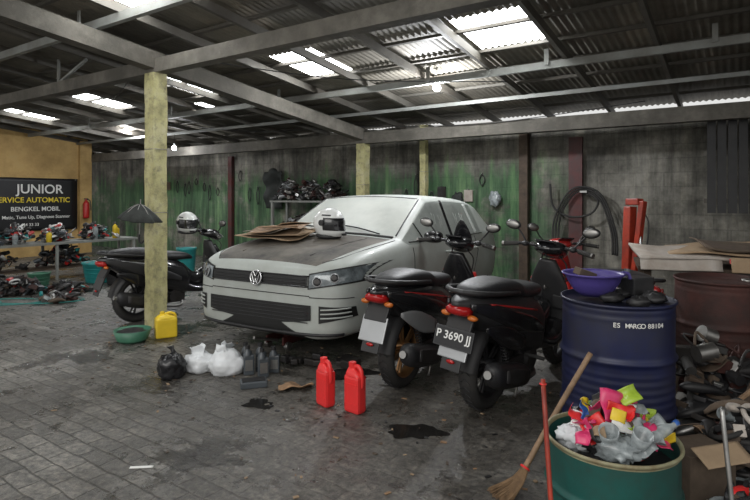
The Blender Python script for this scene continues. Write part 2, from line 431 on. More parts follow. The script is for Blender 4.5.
def pillar(u, v, h, w=.17):
    b = MB(); n = 36; vs = []; fs = []
    for j in range(n+1):
        z = h*j/n
        for k, (sx, sy) in enumerate(((-1, -1), (0, -1), (1, -1), (1, 0), (1, 1), (0, 1), (-1, 1), (-1, 0))):
            q = w/2*(1+.09*noise.noise(Vector((sx*3+u, sy*3, z*5))))
            vs.append((u+sx*q, v+sy*q, z))
    for j in range(n):
        for k in range(8): l = (k+1) % 8; fs.append([j*8+k, j*8+l, (j+1)*8+l, (j+1)*8+k])
    fs.append([n*8+k for k in range(8)])
    b.add(vs, fs, 'pillar', False)
    for z in (h*.45, h*.7): b.torus((u, v, z), (0, 0, 1), w*.72, .004, 'steel', 4, 6, a0=PI/4, a1=PI/4+2*PI)
    return b.build('pillar', rot=RZ)
pillar(UP, 3.68, 2.835); pillar(UP, 7.72, 2.375); pillar(-4.57, 8.3, 2.7, .11)
b = MB(); b.box((-2.9, 8.62, 1.3), (.14, .12, 2.6), 'wooddark'); b.build('wooden_post', rot=RZ)
b = MB(); b.box((-2.1, 8.64, 1.22), (.2, .06, 2.3), 'red2'); b.build('red_board', rot=RZ)
b = MB(); b.box((-9.9, 8.64, 1.2), (.12, .08, 2.4), 'red2'); b.build('red_board', rot=RZ)
b = MB()
for i in range(16): b.box((-.3+i*.11, 7.95, 1.9), (.09, .03, 1.3), 'blackp', rot=(0, 0, .15))
for z in (1.4, 2.0, 2.45): b.box((.52, 7.99, z), (1.8, .04, .06), 'steeldark')
b.build('roller_shutter', rot=RZ)
# belts, bags and gaskets hung on nails
def hangings(name, ua, ub, n):
    b = MB()
    for i in range(n):
        u = ua+(ub-ua)*(i+random.random()*.7)/n; z = random.uniform(1.5, 2.1); h_ = random.uniform(.15, .4); t = random.random()
        if t < .55: b.tube([(u, 8.66, z), (u-.05, 8.66, z-h_*.5), (u, 8.66, z-h_), (u+.05, 8.66, z-h_*.5), (u, 8.66, z)], .009, random.choice(['rubber', 'blackp', 'rubber']), 6, 4)
        elif t < .8: b.ell((u, 8.60, z-h_*.6), (.10, .05, h_*.6), random.choice(['bagb', 'cloth', 'cardd', 'bagc']), nz=.5, seg=20, rings=14)
        else: b.box((u, 8.66, z-.1), (.16, .03, .2), random.choice(['cardw', 'cardd', 'engine']), bev=.004)
        b.cyl((u, 8.7, z), (u, 8.63, z+.01), .006, 'steel')
    b.build(name, rot=RZ)
hangings('hanging_belts', -5.2, -3.15, 8); hangings('hanging_belts', -9.7, -8.9, 3); hangings('hanging_belts', -12.6, -10.2, 9)
b = MB()
for (ua, va, ub, vb) in ((-5.46, 3.8, -2.3, 6.2), (-5.4, 7.6, -1, 7.6), (-9, 6.1, -5.5, 7.6), (-5.46, 3.6, -9, 5)):
    b.tube([(ua, va, roofz(va)-.3), ((ua+ub)/2, (va+vb)/2, roofz((va+vb)/2)-.42), (ub, vb, roofz(vb)-.3)], .006, 'blackp', 6, 10)
b.build('roof_cables', rot=RZ)
# ---------------- banner
b = MB(); b.sheet((0, 0, 0), 2.9, 1.28, 'banner', rot=(PI/2, 0, PI/2), nz=.012, ns=2, n=16, th=.006)
for y, z in ((-1.4, .62), (1.4, .62), (-1.4, -.62), (1.4, -.62)): b.torus((.01, y, z), (1, 0, 0), .015, .004, 'steel', 12, 6)
ban = b.build('banner', loc=R(-14.2, 5.85, 1.27), rot=RZ)
TR = (PI/2, 0, PI/2)
text_obj('banner_title', 'JUNIOR', .31, 'txtw', ban, (.03, .55, .27), TR, align='CENTER')
text_obj('banner_line', 'AUTOSERVICE AUTOMATIC', .175, 'txty', ban, (.03, 1.25, .05), TR, align='RIGHT')
text_obj('banner_line_mid', 'BENGKEL MOBIL', .15, 'txtw', ban, (.03, .45, -.16), TR, align='CENTER')
text_obj('banner_line_low', 'Matic, Tune Up, Diagnose Scanner', .11, 'txtw', ban, (.03, 1.25, -.34), TR, align='RIGHT')
text_obj('banner_line_tel', '0812 444 33 33', .10, 'txtw', ban, (.03, .2, -.52), TR, align='CENTER')
b = MB(); b.lathe([(0, 0), (.07, 0), (.075, .05), (.075, .36), (.05, .43), (.02, .45), (.02, .5)], 'redp'); b.tube([(0, 0, .48), (.1, 0, .45), (.12, 0, .2)], .012, 'blackp'); b.box((0, 0, .5), (.1, .03, .03), 'blackp')
b.build('fire_extinguisher', loc=R(-14.05, 7.45, .9))

# ---------------------------------------------------------------- wheels
def wheel(b, c, Rr, tw, tyre='rubber', rim='blackp', spokes=5, axis=(0, 1, 0), depth=.62, disc=True):
    h = tw/2; ri = Rr-tw*depth
    prof = [(ri, -h*.7), (ri+.3*(Rr-ri), -h), (Rr-.25*tw, -h*.96), (Rr-.07*tw, -h*.62), (Rr, -h*.2), (Rr, h*.2), (Rr-.07*tw, h*.62), (Rr-.25*tw, h*.96), (ri+.3*(Rr-ri), h), (ri, h*.7)]
    b.lathe(prof, tyre, c, axis, 40)
    b.lathe([(ri, -h*.7), (ri-.012, -h*.6), (ri-.025, -h*.1), (ri-.025, h*.1), (ri-.012, h*.6), (ri, h*.7)], rim, c, axis, 40)
    x, y, d = b.frame(axis); c = Vector(c)
    b.cyl(c-d*h*.75, c+d*h*.75, Rr*.16, rim, seg=16)
    for i in range(spokes):
        for o in (-.13, .13):
            a = 2*PI*i/spokes; p0 = c+(x*math.cos(a+o*2)+y*math.sin(a+o*2))*Rr*.13; p1 = c+(x*math.cos(a+o)+y*math.sin(a+o))*(ri-.01)
            b.cyl(p0, p1, .011, rim, seg=6)
    if disc:
        b.lathe([(Rr*.2, -.003), (Rr*.38, -.003), (Rr*.38, .003), (Rr*.2, .003)], 'steel', c+d*h*.9, axis, 28)
    for i in range(36):
        a = 2*PI*i/36; e = x*math.cos(a)+y*math.sin(a)
        b.cyl(c+e*(Rr+.001)-d*h*.55, c+(x*math.cos(a+.08)+y*math.sin(a+.08))*(Rr+.001), .0035, 'blackp', seg=4)
        b.cyl(c+e*(Rr+.001)+d*h*.55, c+(x*math.cos(a+.08)+y*math.sin(a+.08))*(Rr+.001), .0035, 'blackp', seg=4)

# ---------------------------------------------------------------- motorbike / scooter  x fwd, y left
SW = Matrix(((0, 0, 1, 0), (0, 1, 0, 0), (1, 0, 0, 0), (0, 0, 0, 1)))
def bike(name, loc, heading, body='blackg', side='blackg', tail='blackg', accent='redp', rim='blackp', lean=.09, plate=None, front='blackg', scr=False, fend='blackp', wing='blackg', s=1.05):
    b = MB(); r = .285; wb = 1.25
    wheel(b, (0, 0, r), r, .125, rim=rim)
    wheel(b, (wb, 0, r), r, .09, rim=rim)
    b.hull([(-.46, 0, .755, .04, .03), (-.38, 0, .74, .15, .10), (-.24, 0, .695, .26, .21), (-.05, 0, .63, .34, .31), (.15, 0, .575, .38, .39), (.36, 0, .52, .38, .42), (.52, 0, .46, .33, .38), (.6, 0, .42, .24, .28)], tail, seg=26, n=2.9)
    for sy in (-1, 1):
        b.hull([(-.40, sy*.08, .745, .02, .04), (-.2, sy*.135, .69, .03, .10), (.0, sy*.17, .62, .035, .13), (.25, sy*.188, .55, .03, .11), (.45, sy*.18, .48, .02, .05)], side)
        b.hull([(-.25, sy*.125, .745, .015, .01), (.0, sy*.165, .70, .012, .016), (.3, sy*.187, .64, .012, .01)], accent, sub=3, seg=10)
        b.hull([(-.30, sy*.135, .60, .012, .03), (-.18, sy*.155, .56, .02, .11), (-.02, sy*.172, .50, .022, .15), (.15, sy*.18, .45, .02, .10)], wing, sub=3, seg=14)
        b.cyl((.28, sy*.14, .33), (.28, sy*.27, .33), .013, 'rubber')
        b.tube([(.1, sy*.14, .775), (-.15, sy*.14, .80), (-.36, sy*.115, .825), (-.44, sy*.03, .83)], .015, 'blackp', 8)
        b.ell((-.40, sy*.09, .68), (.025, .035, .018), 'amber', 10, 6)
        for k in range(9): b.torus((.0-.012*k+.09, sy*.095, .30+.022*k), (-.4, 0, .9), .022, .005, 'blackp', 12, 6)
        b.cyl((.1, sy*.095, .28), (-.0, sy*.095, .56), .011, 'steel')
    b.tube([(-.44, .04, .83), (-.445, 0, .832), (-.44, -.04, .83)], .015, 'blackp', 8)
    b.hull([(-.36, 0, .80, .08, .03), (-.28, 0, .81, .2, .08), (-.05, 0, .805, .27, .12), (.14, 0, .785, .29, .12), (.22, 0, .755, .29, .11), (.42, 0, .74, .28, .10), (.58, 0, .725, .19, .08), (.66, 0, .70, .08, .04)], 'seat', n=3)
    b.hull([(-.475, 0, .725, .02, .02), (-.46, 0, .72, .12, .05), (-.39, 0, .71, .17, .08)], 'lampred', sub=2)
    b.box((-.38, 0, .62), (.03, .17, .14), 'blackp', rot=(0, .5, 0), bev=.008)
    b.box((-.43, 0, .51), (.014, .19, .17), fend, rot=(0, .35, 0), bev=.005)
    b.box((-.455, 0, .41), (.01, .13, .10), 'blackp', rot=(0, .3, 0), bev=.004)
    b.ell((-.468, 0, .415), (.008, .03, .012), 'lampred', 8, 6)
    vs = []; fs = []
    for i in range(15):
        a = math.radians(20+i*11)
        for k, y in enumerate((-.08, -.065, 0, .065, .08)):
            rr = r+.03-(.04 if k in (0, 4) else 0)
            vs.append((math.cos(a)*rr, y, r+math.sin(a)*rr))
    for i in range(14):
        for k in range(4): q = i*5+k; fs.append([q, q+1, q+6, q+5])
    b.add(vs, fs, 'blackp')
    b.hull([(-.07, .1, .285, .04, .08), (.05, .12, .29, .08, .19), (.25, .125, .29, .09, .22), (.42, .11, .27, .08, .2), (.52, .08, .25, .05, .12)], 'engine')
    b.hull([(0, -.09, .285, .03, .05), (.2, -.09, .28, .04, .07), (.42, -.08, .27, .06, .1)], 'engine')
    b.box((.42, 0, .28), (.26, .2, .2), 'engine', bev=.02)
    for k in range(6): b.box((.46+.018*k, 0, .32), (.008, .19, .14), 'steel', rot=(0, .2, 0))
    b.cyl((.4, -.14, .27), (.4, .15, .27), .075, 'engine', seg=20)
    b.tube([(.52, -.06, .22), (.48, -.12, .15), (.3, -.15, .17), (.16, -.16, .22)], .02, 'steel', 8)
    b.hull([(.22, -.17, .22, .06, .06), (.15, -.175, .235, .12, .14), (-.1, -.18, .29, .135, .165), (-.27, -.185, .335, .125, .155), (-.32, -.185, .35, .06, .08)], 'blackp', n=2.3)
    b.hull([(.12, -.242, .25, .012, .08), (-.05, -.252, .29, .014, .10), (-.22, -.25, .33, .012, .08)], 'engine', n=2.3, sub=3, seg=12)
    b.cyl((-.31, -.185, .348), (-.35, -.185, .357), .025, 'steel')
    b.tube([(.32, .1, .2), (.2, .16, .03), (.15, .17, .01)], .01, 'steel'); b.tube([(.32, -.1, .2), (.2, -.12, .05)], .01, 'steel')
    b.tube([(.4, .12, .2), (.42, .26, .0)], .009, 'steel', sub=1)
    b.hull([(.5, 0, .38, .26, .16), (.65, 0, .33, .32, .1), (.8, 0, .32, .34, .09), (.92, 0, .38, .34, .16)], body, n=3.5)
    b.hull([(.55, 0, .52, .16, .24), (.72, 0, .43, .13, .16), (.88, 0, .5, .13, .2)], body)
    b.hull([(.28, 0, .92, .20, .08), (.40, 0, .98, .30, .10), (.56, 0, .98, .36, .09), (.68, 0, .955, .32, .09), (.80, 0, .92, .22, .10), (.90, 0, .895, .12, .08)], front, n=2.5, Mx=SW)
    b.hull([(.42, 0, 1.03, .14, .08), (.58, 0, 1.05, .2, .1), (.75, 0, 1.0, .20, .1), (.85, 0, .96, .13, .07)], body, n=2.2, Mx=SW)
    for sy in (-1, 1):
        b.hull([(.36, sy*.14, 1.0, .03, .05), (.56, sy*.175, 1.0, .03, .09), (.74, sy*.135, .97, .03, .06)], accent, n=2.2, Mx=SW, seg=12, sub=3)
        b.cyl((wb, sy*.07, r), (1.03, sy*.07, .74), .019, 'blackp'); b.cyl((wb-.08, sy*.07, r+.16), (1.0, sy*.06, .8), .014, 'steel')
    b.cyl((wb, -.08, r), (wb, .08, r), .012, 'steel')
    b.box((.925, .09, .66), (.02, .11, .13), 'blackp', bev=.008); b.cyl((.905, -.06, .76), (.925, -.06, .76), .018, 'steel')
    b.box((.925, -.10, .58), (.02, .10, .10), 'blackp', bev=.008); b.tube([(.90, 0, .68), (.87, 0, .67), (.87, 0, .70)], .006, 'steel', 6)
    vs = []; fs = []
    for i in range(15):
        a = math.radians(-5+i*12)
        for k, y in enumerate((-.07, -.055, -.02, .02, .055, .07)):
            rr = r+.035-(.045 if k in (0, 5) else (.008 if k in (1, 4) else 0)); vs.append((wb+math.cos(a)*rr, y*(1-.25*abs(i-7)/7), r+math.sin(a)*rr))
    for i in range(14):
        for k in range(5): q = i*6+k; fs.append([q, q+1, q+7, q+6])
    b.add(vs, fs, front)
    b.hull([(.80, 0, .99, .08, .04), (.86, 0, .99, .2, .09), (.93, 0, .985, .26, .12), (1.0, 0, .96, .22, .13), (1.05, 0, .93, .1, .07)], body, n=2.4)
    b.hull([(1.0, 0, .955, .16, .09), (1.055, 0, .935, .13, .07), (1.075, 0, .92, .06, .03)], 'lens', n=2.3)
    b.box((.83, 0, 1.035), (.09, .14, .012), 'blackg', rot=(0, .45, 0), bev=.004)
    for sy in (-1, 1):
        b.tube([(.92, sy*.06, .99), (.9, sy*.2, 1.0), (.84, sy*.34, .985)], .012, 'blackp', 8)
        b.cyl((.87, sy*.24, .996), (.835, sy*.345, .983), .018, 'rubber'); b.cyl((.834, sy*.345, .983), (.83, sy*.36, .982), .02, 'steel')
        b.tube([(.93, sy*.2, 1.0), (.93, sy*.27, .985), (.9, sy*.34, .975)], .005, 'steel', 6)
        b.ell((.89, sy*.19, 1.0), (.035, .03, .022), 'blackp', 10, 6)
        b.tube([(.9, sy*.19, 1.01), (.92, sy*.23, 1.06), (.91, sy*.28, 1.12)], .007, 'blackp', 6)
        b.ell((.905, sy*.31, 1.14), (.018, .065, .04), 'blackp', 14, 8, rot=(sy*.15, 0, .1))
        b.ell((.893, sy*.31, 1.14), (.010, .056, .032), 'steel', 14, 8, rot=(sy*.15, 0, .1))
    b.tube([(.92, .05, .95), (1.0, .1, .85), (.98, .12, .7)], .006, 'rubber'); b.tube([(.92, -.05, .95), (1.03, -.1, .85), (.98, -.1, .7)], .006, 'rubber')
    if scr: b.hull([(.95, 0, 1.02, .2, .03), (1.04, 0, 1.0, .17, .02), (1.13, 0, .97, .1, .02), (1.18, 0, .955, .03, .01)], 'blackg', n=2.2, Mx=SW)
    if plate:
        b.box((-.448, 0, .55), (.006, .26, .12), 'blackg', rot=(0, .25, 0), bev=.002)
        b.box((-.450, 0, .55), (.002, .25, .11), 'txtw', rot=(0, .25, 0)); b.box((-.4515, 0, .55), (.002, .243, .103), 'banner', rot=(0, .25, 0))
    ang = math.atan2(heading[1], heading[0])
    o = b.build(name, loc=loc); o.scale = (s, s, s)
    o.rotation_euler = (Matrix.Rotation(ang, 3, 'Z') @ Matrix.Rotation(-lean, 3, 'X')).to_euler()
    if plate:
        rp = (Matrix.Rotation(.25, 3, 'Y') @ Euler((PI/2, 0, -PI/2)).to_matrix()).to_euler()
        text_obj('plate_text', plate, .066, 'txtw', o, (-.4565, .0, .542), rp, .0008, 'CENTER')
        text_obj('plate_date', '03·24', .032, 'txtw', o, (-.4465, .0, .508), rp, .0008, 'CENTER')
    return o
bike('motorcycle', (.2, 4.16, 0), (.53, .85), side='blackg', tail='blackg', body='blackg', rim='bronze', accent='redp', lean=-.06, scr=True, fend='silver', wing='silver')
bike('motorcycle', (.75, 3.74, 0), (.64, .77), side='blackg', tail='blackp', accent='redp', plate='P 3690 JJ', lean=-.08, front='blackp', fend='silver')
bike('motorcycle', (1.96, 4.44, 0), (-.2, .97), side='redg', tail='redg', body='redg', front='redg', accent='blackp', lean=-.06, s=1.0)
bike('motor_scooter', (-2.78, 6.32, 0), (.66, .75), side='blackp', tail='blackg', accent='silver', lean=-.06, front='blackp', s=1.0)

# ---------------------------------------------------------------- car
def make_car():
    S = [(2.135, .36, .28, .58, (.32, .60), (.24, .615), .62, .62),
         (2.125, .62, .19, .65, (.57, .685), (.47, .705), .715, .72),
         (2.06, .80, .155, .71, (.73, .755), (.60, .78), .795, .80),
         (1.90, .875, .145, .76, (.79, .81), (.67, .835), .855, .86),
         (1.66, .905, .15, .81, (.81, .865), (.70, .89), .91, .915),
         (1.22, .91, .17, .865, (.815, .915), (.72, .945), .965, .975),
         (.99, .91, .17, .895, (.81, .94), (.74, .965), .99, 1.0),
         (.92, .91, .17, .90, (.80, .955), (.735, .98), 1.005, 1.015),
         (.56, .91, .17, .91, (.765, 1.145), (.70, 1.19), 1.22, 1.235),
         (.18, .91, .17, .915, (.71, 1.345), (.64, 1.39), 1.415, 1.42),
         (.03, .91, .17, .92, (.70, 1.37), (.63, 1.415), 1.44, 1.45),
         (-.7, .91, .17, .935, (.695, 1.385), (.62, 1.43), 1.455, 1.465),
         (-1.35, .91, .18, .955, (.68, 1.35), (.61, 1.405), 1.43, 1.44),
         (-1.80, .89, .2, .97, (.63, 1.25), (.56, 1.345), 1.37, 1.375),
         (-1.98, .87, .24, .97, (.69, 1.08), (.57, 1.13), 1.16, 1.17),
         (-2.08, .81, .30, .89, (.73, .92), (.59, .94), .95, .95),
         (-2.12, .5, .38, .75, (.42, .78), (.35, .79), .80, .80)]
    bm = bmesh.new(); cl = bm.edges.layers.float.new('crease_edge')
    rings = []
    for (x, w, zb, zs, a6, a7, z8, z9) in S:
        half = [(0, zb), (w*.8, zb), (w*.965, zb+.07), (w, (zb+.08)*.45+zs*.5), (w*.985, zs*.83+.03), (w*.955, zs), a6, a7, (a7[0]*.55, z8), (0, z9)]
        ring = [bm.verts.new((x, y, z)) for y, z in half]
        ring += [bm.verts.new((x, -y, z)) for y, z in half[8:0:-1]]
        rings.append(ring)
    n = 18
    def seg(k): return k if k < 9 else 17-k
    mats = ['carbody', 'carhood', 'carglass', 'carglass2', 'grille']
    for i in range(len(S)-1):
        for k in range(n):
            f = bm.faces.new((rings[i][k], rings[i+1][k], rings[i+1][(k+1) % n], rings[i][(k+1) % n]))
            s_ = seg(k); f.smooth = True; x0 = S[i][0]; x1 = S[i+1][0]; m = 0
            if s_ in (7, 8) and x0 <= 2.07 and x1 >= .98: m = 1
            if s_ in (7, 8) and x0 <= .93 and x1 >= .17: m = 2
            if s_ == 5 and x0 <= .93 and x1 >= -1.36: m = 3
            if s_ in (7, 8) and x0 <= -1.79 and x1 >= -1.99: m = 3
            if s_ == 0: m = 4
            f.material_index = m
    bm.faces.new(rings[0][::-1]); bm.faces.new(rings[-1])
    def crease(a, b_, v):
        e = bm.edges.get((a, b_))
        if e: e[cl] = v
    for i in range(len(S)-1):
        x0 = S[i][0]
        for k in (5, 13):
            if -1.9 < x0 < .95: crease(rings[i][k], rings[i+1][k], .85)
        for k in (6, 12):
            if -1.9 < x0 < .95: crease(rings[i][k], rings[i+1][k], .8)
        for k in (7, 11):
            if .1 < x0 < 2.1: crease(rings[i][k], rings[i+1][k], .6)
        for k in (4, 14): crease(rings[i][k], rings[i+1][k], .45)
        for k in (1, 17, 2, 16):
            if x0 > 1.6: crease(rings[i][k], rings[i+1][k], .4)
    for i, v in ((7, .8), (9, .6), (13, .5)):
        for k in range(5, 13): crease(rings[i][k], rings[i][(k+1) % n], v)
    bmesh.ops.recalc_face_normals(bm, faces=bm.faces[:])
    me = bpy.data.meshes.new('cage'); bm.to_mesh(me); bm.free()
    for k in mats: me.materials.append(M[k])
    o = bpy.data.objects.new('cage', me); sc.collection.objects.link(o)
    md = o.modifiers.new('s', 'SUBSURF'); md.levels = 3; md.render_levels = 3
    cuts = []
    for cx in (1.23, -1.35):
        for sy in (-1, 1):
            cb = bmesh.new(); bmesh.ops.create_cone(cb, cap_ends=True, segments=40, radius1=.365, radius2=.365, depth=.42)
            for v in cb.verts: v.co = Vector((v.co.x+cx, v.co.z+sy*.80, v.co.y+.33))
            for f in cb.faces: f.material_index = 4
            bmesh.ops.recalc_face_normals(cb, faces=cb.faces[:])
            m2 = bpy.data.meshes.new('c'); cb.to_mesh(m2); cb.free()
            for k in mats: m2.materials.append(M[k])
            c = bpy.data.objects.new('c', m2); sc.collection.objects.link(c); cuts.append(c)
            bo = o.modifiers.new('b', 'BOOLEAN'); bo.operation = 'DIFFERENCE'; bo.object = c; bo.solver = 'EXACT'
    bpy.context.view_layer.update()
    dg = bpy.context.evaluated_depsgraph_get()
    me2 = bpy.data.meshes.new_from_object(o.evaluated_get(dg), depsgraph=dg)
    vs = [v.co.copy() for v in me2.vertices]; fs = [list(p.vertices) for p in me2.polygons]; mi = [mats[min(p.material_index, 4)] for p in me2.polygons]
    for c in cuts+[o]: bpy.data.objects.remove(c)
    bvh = BVHTree.FromPolygons(vs, fs)
    B = MB(); B.add(vs, fs, mi, True)
    def pf(y, z, off=.006):
        h = bvh.ray_cast(Vector((3.5, y, z)), Vector((-1, 0, 0)))
        if h[0] is None: return None
        return h[0]+Vector((off, 0, 0))+h[1]*off*.3
    def ps(x, z, sy=1, off=.005):
        h = bvh.ray_cast(Vector((x, sy*3, z)), Vector((0, -sy, 0)))
        if h[0] is None: return None
        return h[0]+Vector((0, sy*off, 0))
    def pt(x, y, off=.006):
        h = bvh.ray_cast(Vector((x, y, 4)), Vector((0, 0, -1)))
        return h[0]+Vector((0, 0, off))
    def fpatch(y0, y1, zt, zb_, mk, ny=24, nz=5, off=.006):
        g = []
        for i in range(ny+1):
            y = y0+(y1-y0)*i/ny; t = i/ny
            g.append([pf(y, zb_(t)+(zt(t)-zb_(t))*j/nz, off) for j in range(nz+1)])
        vs_ = []; idx = {}
        for i in range(ny+1):
            for j in range(nz+1):
                if g[i][j] is not None: idx[(i, j)] = len(vs_); vs_.append(g[i][j])
        fs_ = [[idx[(i, j)], idx[(i+1, j)], idx[(i+1, j+1)], idx[(i, j+1)]] for i in range(ny) for j in range(nz) if all(q in idx for q in ((i, j), (i+1, j), (i+1, j+1), (i, j+1)))]
        B.add(vs_, fs_, mk)
    def fline(pts, r, mk, off=.006, n_=14):
        o_ = []
        for a, b_ in zip(pts, pts[1:]):
            for k in range(n_):
                t = k/n_; p = pf(a[0]+(b_[0]-a[0])*t, a[1]+(b_[1]-a[1])*t, off)
                if p: o_.append(p)
        p = pf(*pts[-1], off)
        if p: o_.append(p)
        if len(o_) > 2: B.tube(o_, r, mk, 6, 1)
    def sline(pts, r, mk, sy=1, off=.001, n_=12):
        o_ = []
        for a, b_ in zip(pts, pts[1:]):
            for k in range(n_+1):
                t = k/n_; p = ps(a[0]+(b_[0]-a[0])*t, a[1]+(b_[1]-a[1])*t, sy, off)
                if p and (not o_ or .0005 < (p-o_[-1]).length < .25): o_.append(p)
        if len(o_) > 2: B.tube(o_, r, mk, 6, 1)
    fpatch(-.54, .54, lambda t: .70, lambda t: .60, 'grille', 30, 4)
    for z in (.61, .695): fline([(-.55, z), (.55, z)], .006, 'blackg', .012)
    for z in (.64, .665): fline([(-.52, z), (.52, z)], .004, 'blackp', .01)
    fpatch(-.58, .58, lambda t: .455, lambda t: .28+.05*abs(2*t-1)**2, 'grille', 34, 8)
    for z in (.31, .34, .37, .40, .43): fline([(-.55, z), (.55, z)], .004, 'blackp', .009)
    for sy in (-1, 1):
        y0, y1 = (.65, .865)
        fpatch(sy*y0, sy*y1, lambda t: .455-.01*t, lambda t: .31+.05*t, 'grille', 14, 6)
        for z in (.355, .39, .425): fline([(sy*.67, z), (sy*.85, z+.012)], .007, 'carbody', .012)
        fpatch(sy*.545, sy*.885, lambda t: .715+.075*t, lambda t: .585+.06*t, 'grille', 22, 7, .004)
        fpatch(sy*.56, sy*.875, lambda t: .705+.07*t, lambda t: .597+.06*t, 'lens', 22, 7, .009)
        for yy, zz, rr in ((.635, .655, .043), (.76, .69, .040)):
            p = pf(sy*yy, zz, .013)
            B.lathe([(0, .008), (rr*.5, .012), (rr*.8, .004), (rr, 0)], ['engine', 'blackg', 'silver'], p, (1, sy*.45, .25), 20)
        fline([(sy*.56, .52), (sy*.86, .52)], .004, 'grille', .001)
    fline([(-.56, .53), (.56, .53)], .004, 'grille', .001)
    fline([(-.80, .215), (0, .20), (.80, .215)], .014, 'blackp', .006, 24)
    p = pf(0, .65, .02); B.torus(p, (1, 0, .1), .062, .007, 'chrome', 28, 8)
    B.lathe([(0, 0), (.06, 0)], 'blackg', p, (1, 0, .1), 24)
    for a, c in (((-.045, .03), (-.015, -.05)), ((-.015, -.05), (0, -.005)), ((0, -.005), (.015, -.05)), ((.015, -.05), (.045, .03)), ((-.025, .052), (0, .01)), ((0, .01), (.025, .052))):
        B.cyl(p+Vector((.005, a[0], a[1])), p+Vector((.005, c[0], c[1])), .005, 'chrome', seg=6)
    for sy in (-1, 1):
        B.tube([pt(x, sy*y, .001) for x, y in ((2.0, .60), (1.85, .70), (1.5, .75), (1.2, .765), (1.0, .77))], .004, 'grille', 6, 3)
        B.tube([pt(x, sy*y, .001) for x, y in ((1.9, .4), (1.5, .46), (1.1, .5))], .006, 'carhood', 6, 3)
        B.tube([pt(.90-.70*t, sy*(.725-.085*t), .002) for t in (0, .15, .3, .45, .6, .75, .9, 1)], .008, 'blackp', 6, 2)
    B.tube([pt(.19, y, .001) for y in (-.62, -.4, 0, .4, .62)], .006, 'blackp', 6, 3)
    B.tube([pt(.96, y, .004) for y in (-.72, -.4, 0, .4, .72)], .018, 'blackp', 6, 3)
    for y0, y1 in ((.55, -.05), (0, -.55)):
        B.tube([pt(.93, y0, .02), pt(.86, (y0+y1)/2, .02), pt(.82, y1, .02)], .008, 'blackp', 6, 3)
    for sy in (-1, 1):
        for pts in ([(.80, .88), (.82, .6), (.72, .30), (.64, .24)], [(-.28, .91), (-.28, .24)], [(-1.02, .94), (-1.10, .75), (-.98, .55), (-.92, .35), (-.9, .24)], [(.64, .24), (-.9, .24)]):
            sline(pts, .004, 'grille', sy)
        sline([(1.6, .62), (-1.8, .68)], .003, 'carbody', sy, .0)
        for q in (-.30, -.265): sline([(q, .935), (q+.02, 1.375)], .020, 'blackg', sy, -.010)
        for q in (-1.14, -1.10): sline([(q, .955), (q+.06, 1.345)], .020, 'carbody', sy, -.010)
        sline([(.84, .935), (.1, .935), (-1.35, .968)], .006, 'blackg', sy, .002)
        sline([(.60, 1.12), (.50, .93)], .012, 'blackg', sy, -.004)
        for x0, z0 in ((.12, 1.15), (-.05, 1.12), (-.55, 1.15), (-.75, 1.15)):
            sline([(x0, z0-.06), (x0-.01, z0+.08), (x0-.06, z0-.05), (x0-.08, z0+.07)], .003, 'carbody', sy, .0)
        for x in (-.1, -.95):
            p = ps(x, .79, sy, .02); B.tube([p+Vector((.09, -sy*.02, 0)), p+Vector((.05, sy*.015, .003)), p+Vector((-.05, sy*.015, .003)), p+Vector((-.09, -sy*.02, 0))], .012, 'carbody', 8, 4)
        B.hull([(-.05, 0, 0, .12, .09), (0, 0, 0, .2, .13), (.07, 0, 0, .18, .11), (.11, 0, 0, .08, .05)], 'blackg', Mx=Matrix.Translation((.58, sy*1.01, .985)))
        B.cyl((.62, sy*.8, .93), (.62, sy*.93, .96), .022, 'blackp')
        sline([(.8, .23), (-.95, .23)], .016, 'blackp', sy, .0)
        for cx in (1.23, -1.35):
            wheel(B, (cx, sy*.775, .315), .315, .19, rim='silver', spokes=7, depth=.42, disc=False)
            B.lathe([(.0, 0), (.19, 0)], 'engine', (cx, sy*.76, .315), (0, 1, 0), 24)
    B.cyl((-1.6, 0, 1.40), (-1.85, 0, 1.56), .006, 'blackp', .003, seg=6)
    B.box((1.2, 0, .25), (.12, 1.3, .08), 'engine'); B.box((1.4, 0, .22), (.5, .7, .12), 'engine', bev=.02)
    return B, pt
h = Vector((-.5, -.866, 0)); ang = math.atan2(h.y, h.x)
B, PT = make_car()
PITCH = math.radians(1.5)
T = Matrix.Translation((-1.35, 0, 0)) @ Matrix.Rotation(-PITCH, 4, 'Y') @ Matrix.Translation((1.35, 0, 0))
car_c = Vector((.02, 6.62, 0))
Rm = Matrix.Rotation(ang, 4, 'Z')
CM = Matrix.Translation(car_c) @ Rm @ T
car = B.build('car'); car.matrix_world = CM
def cw(x, y, z): return CM @ Vector((x, y, z))

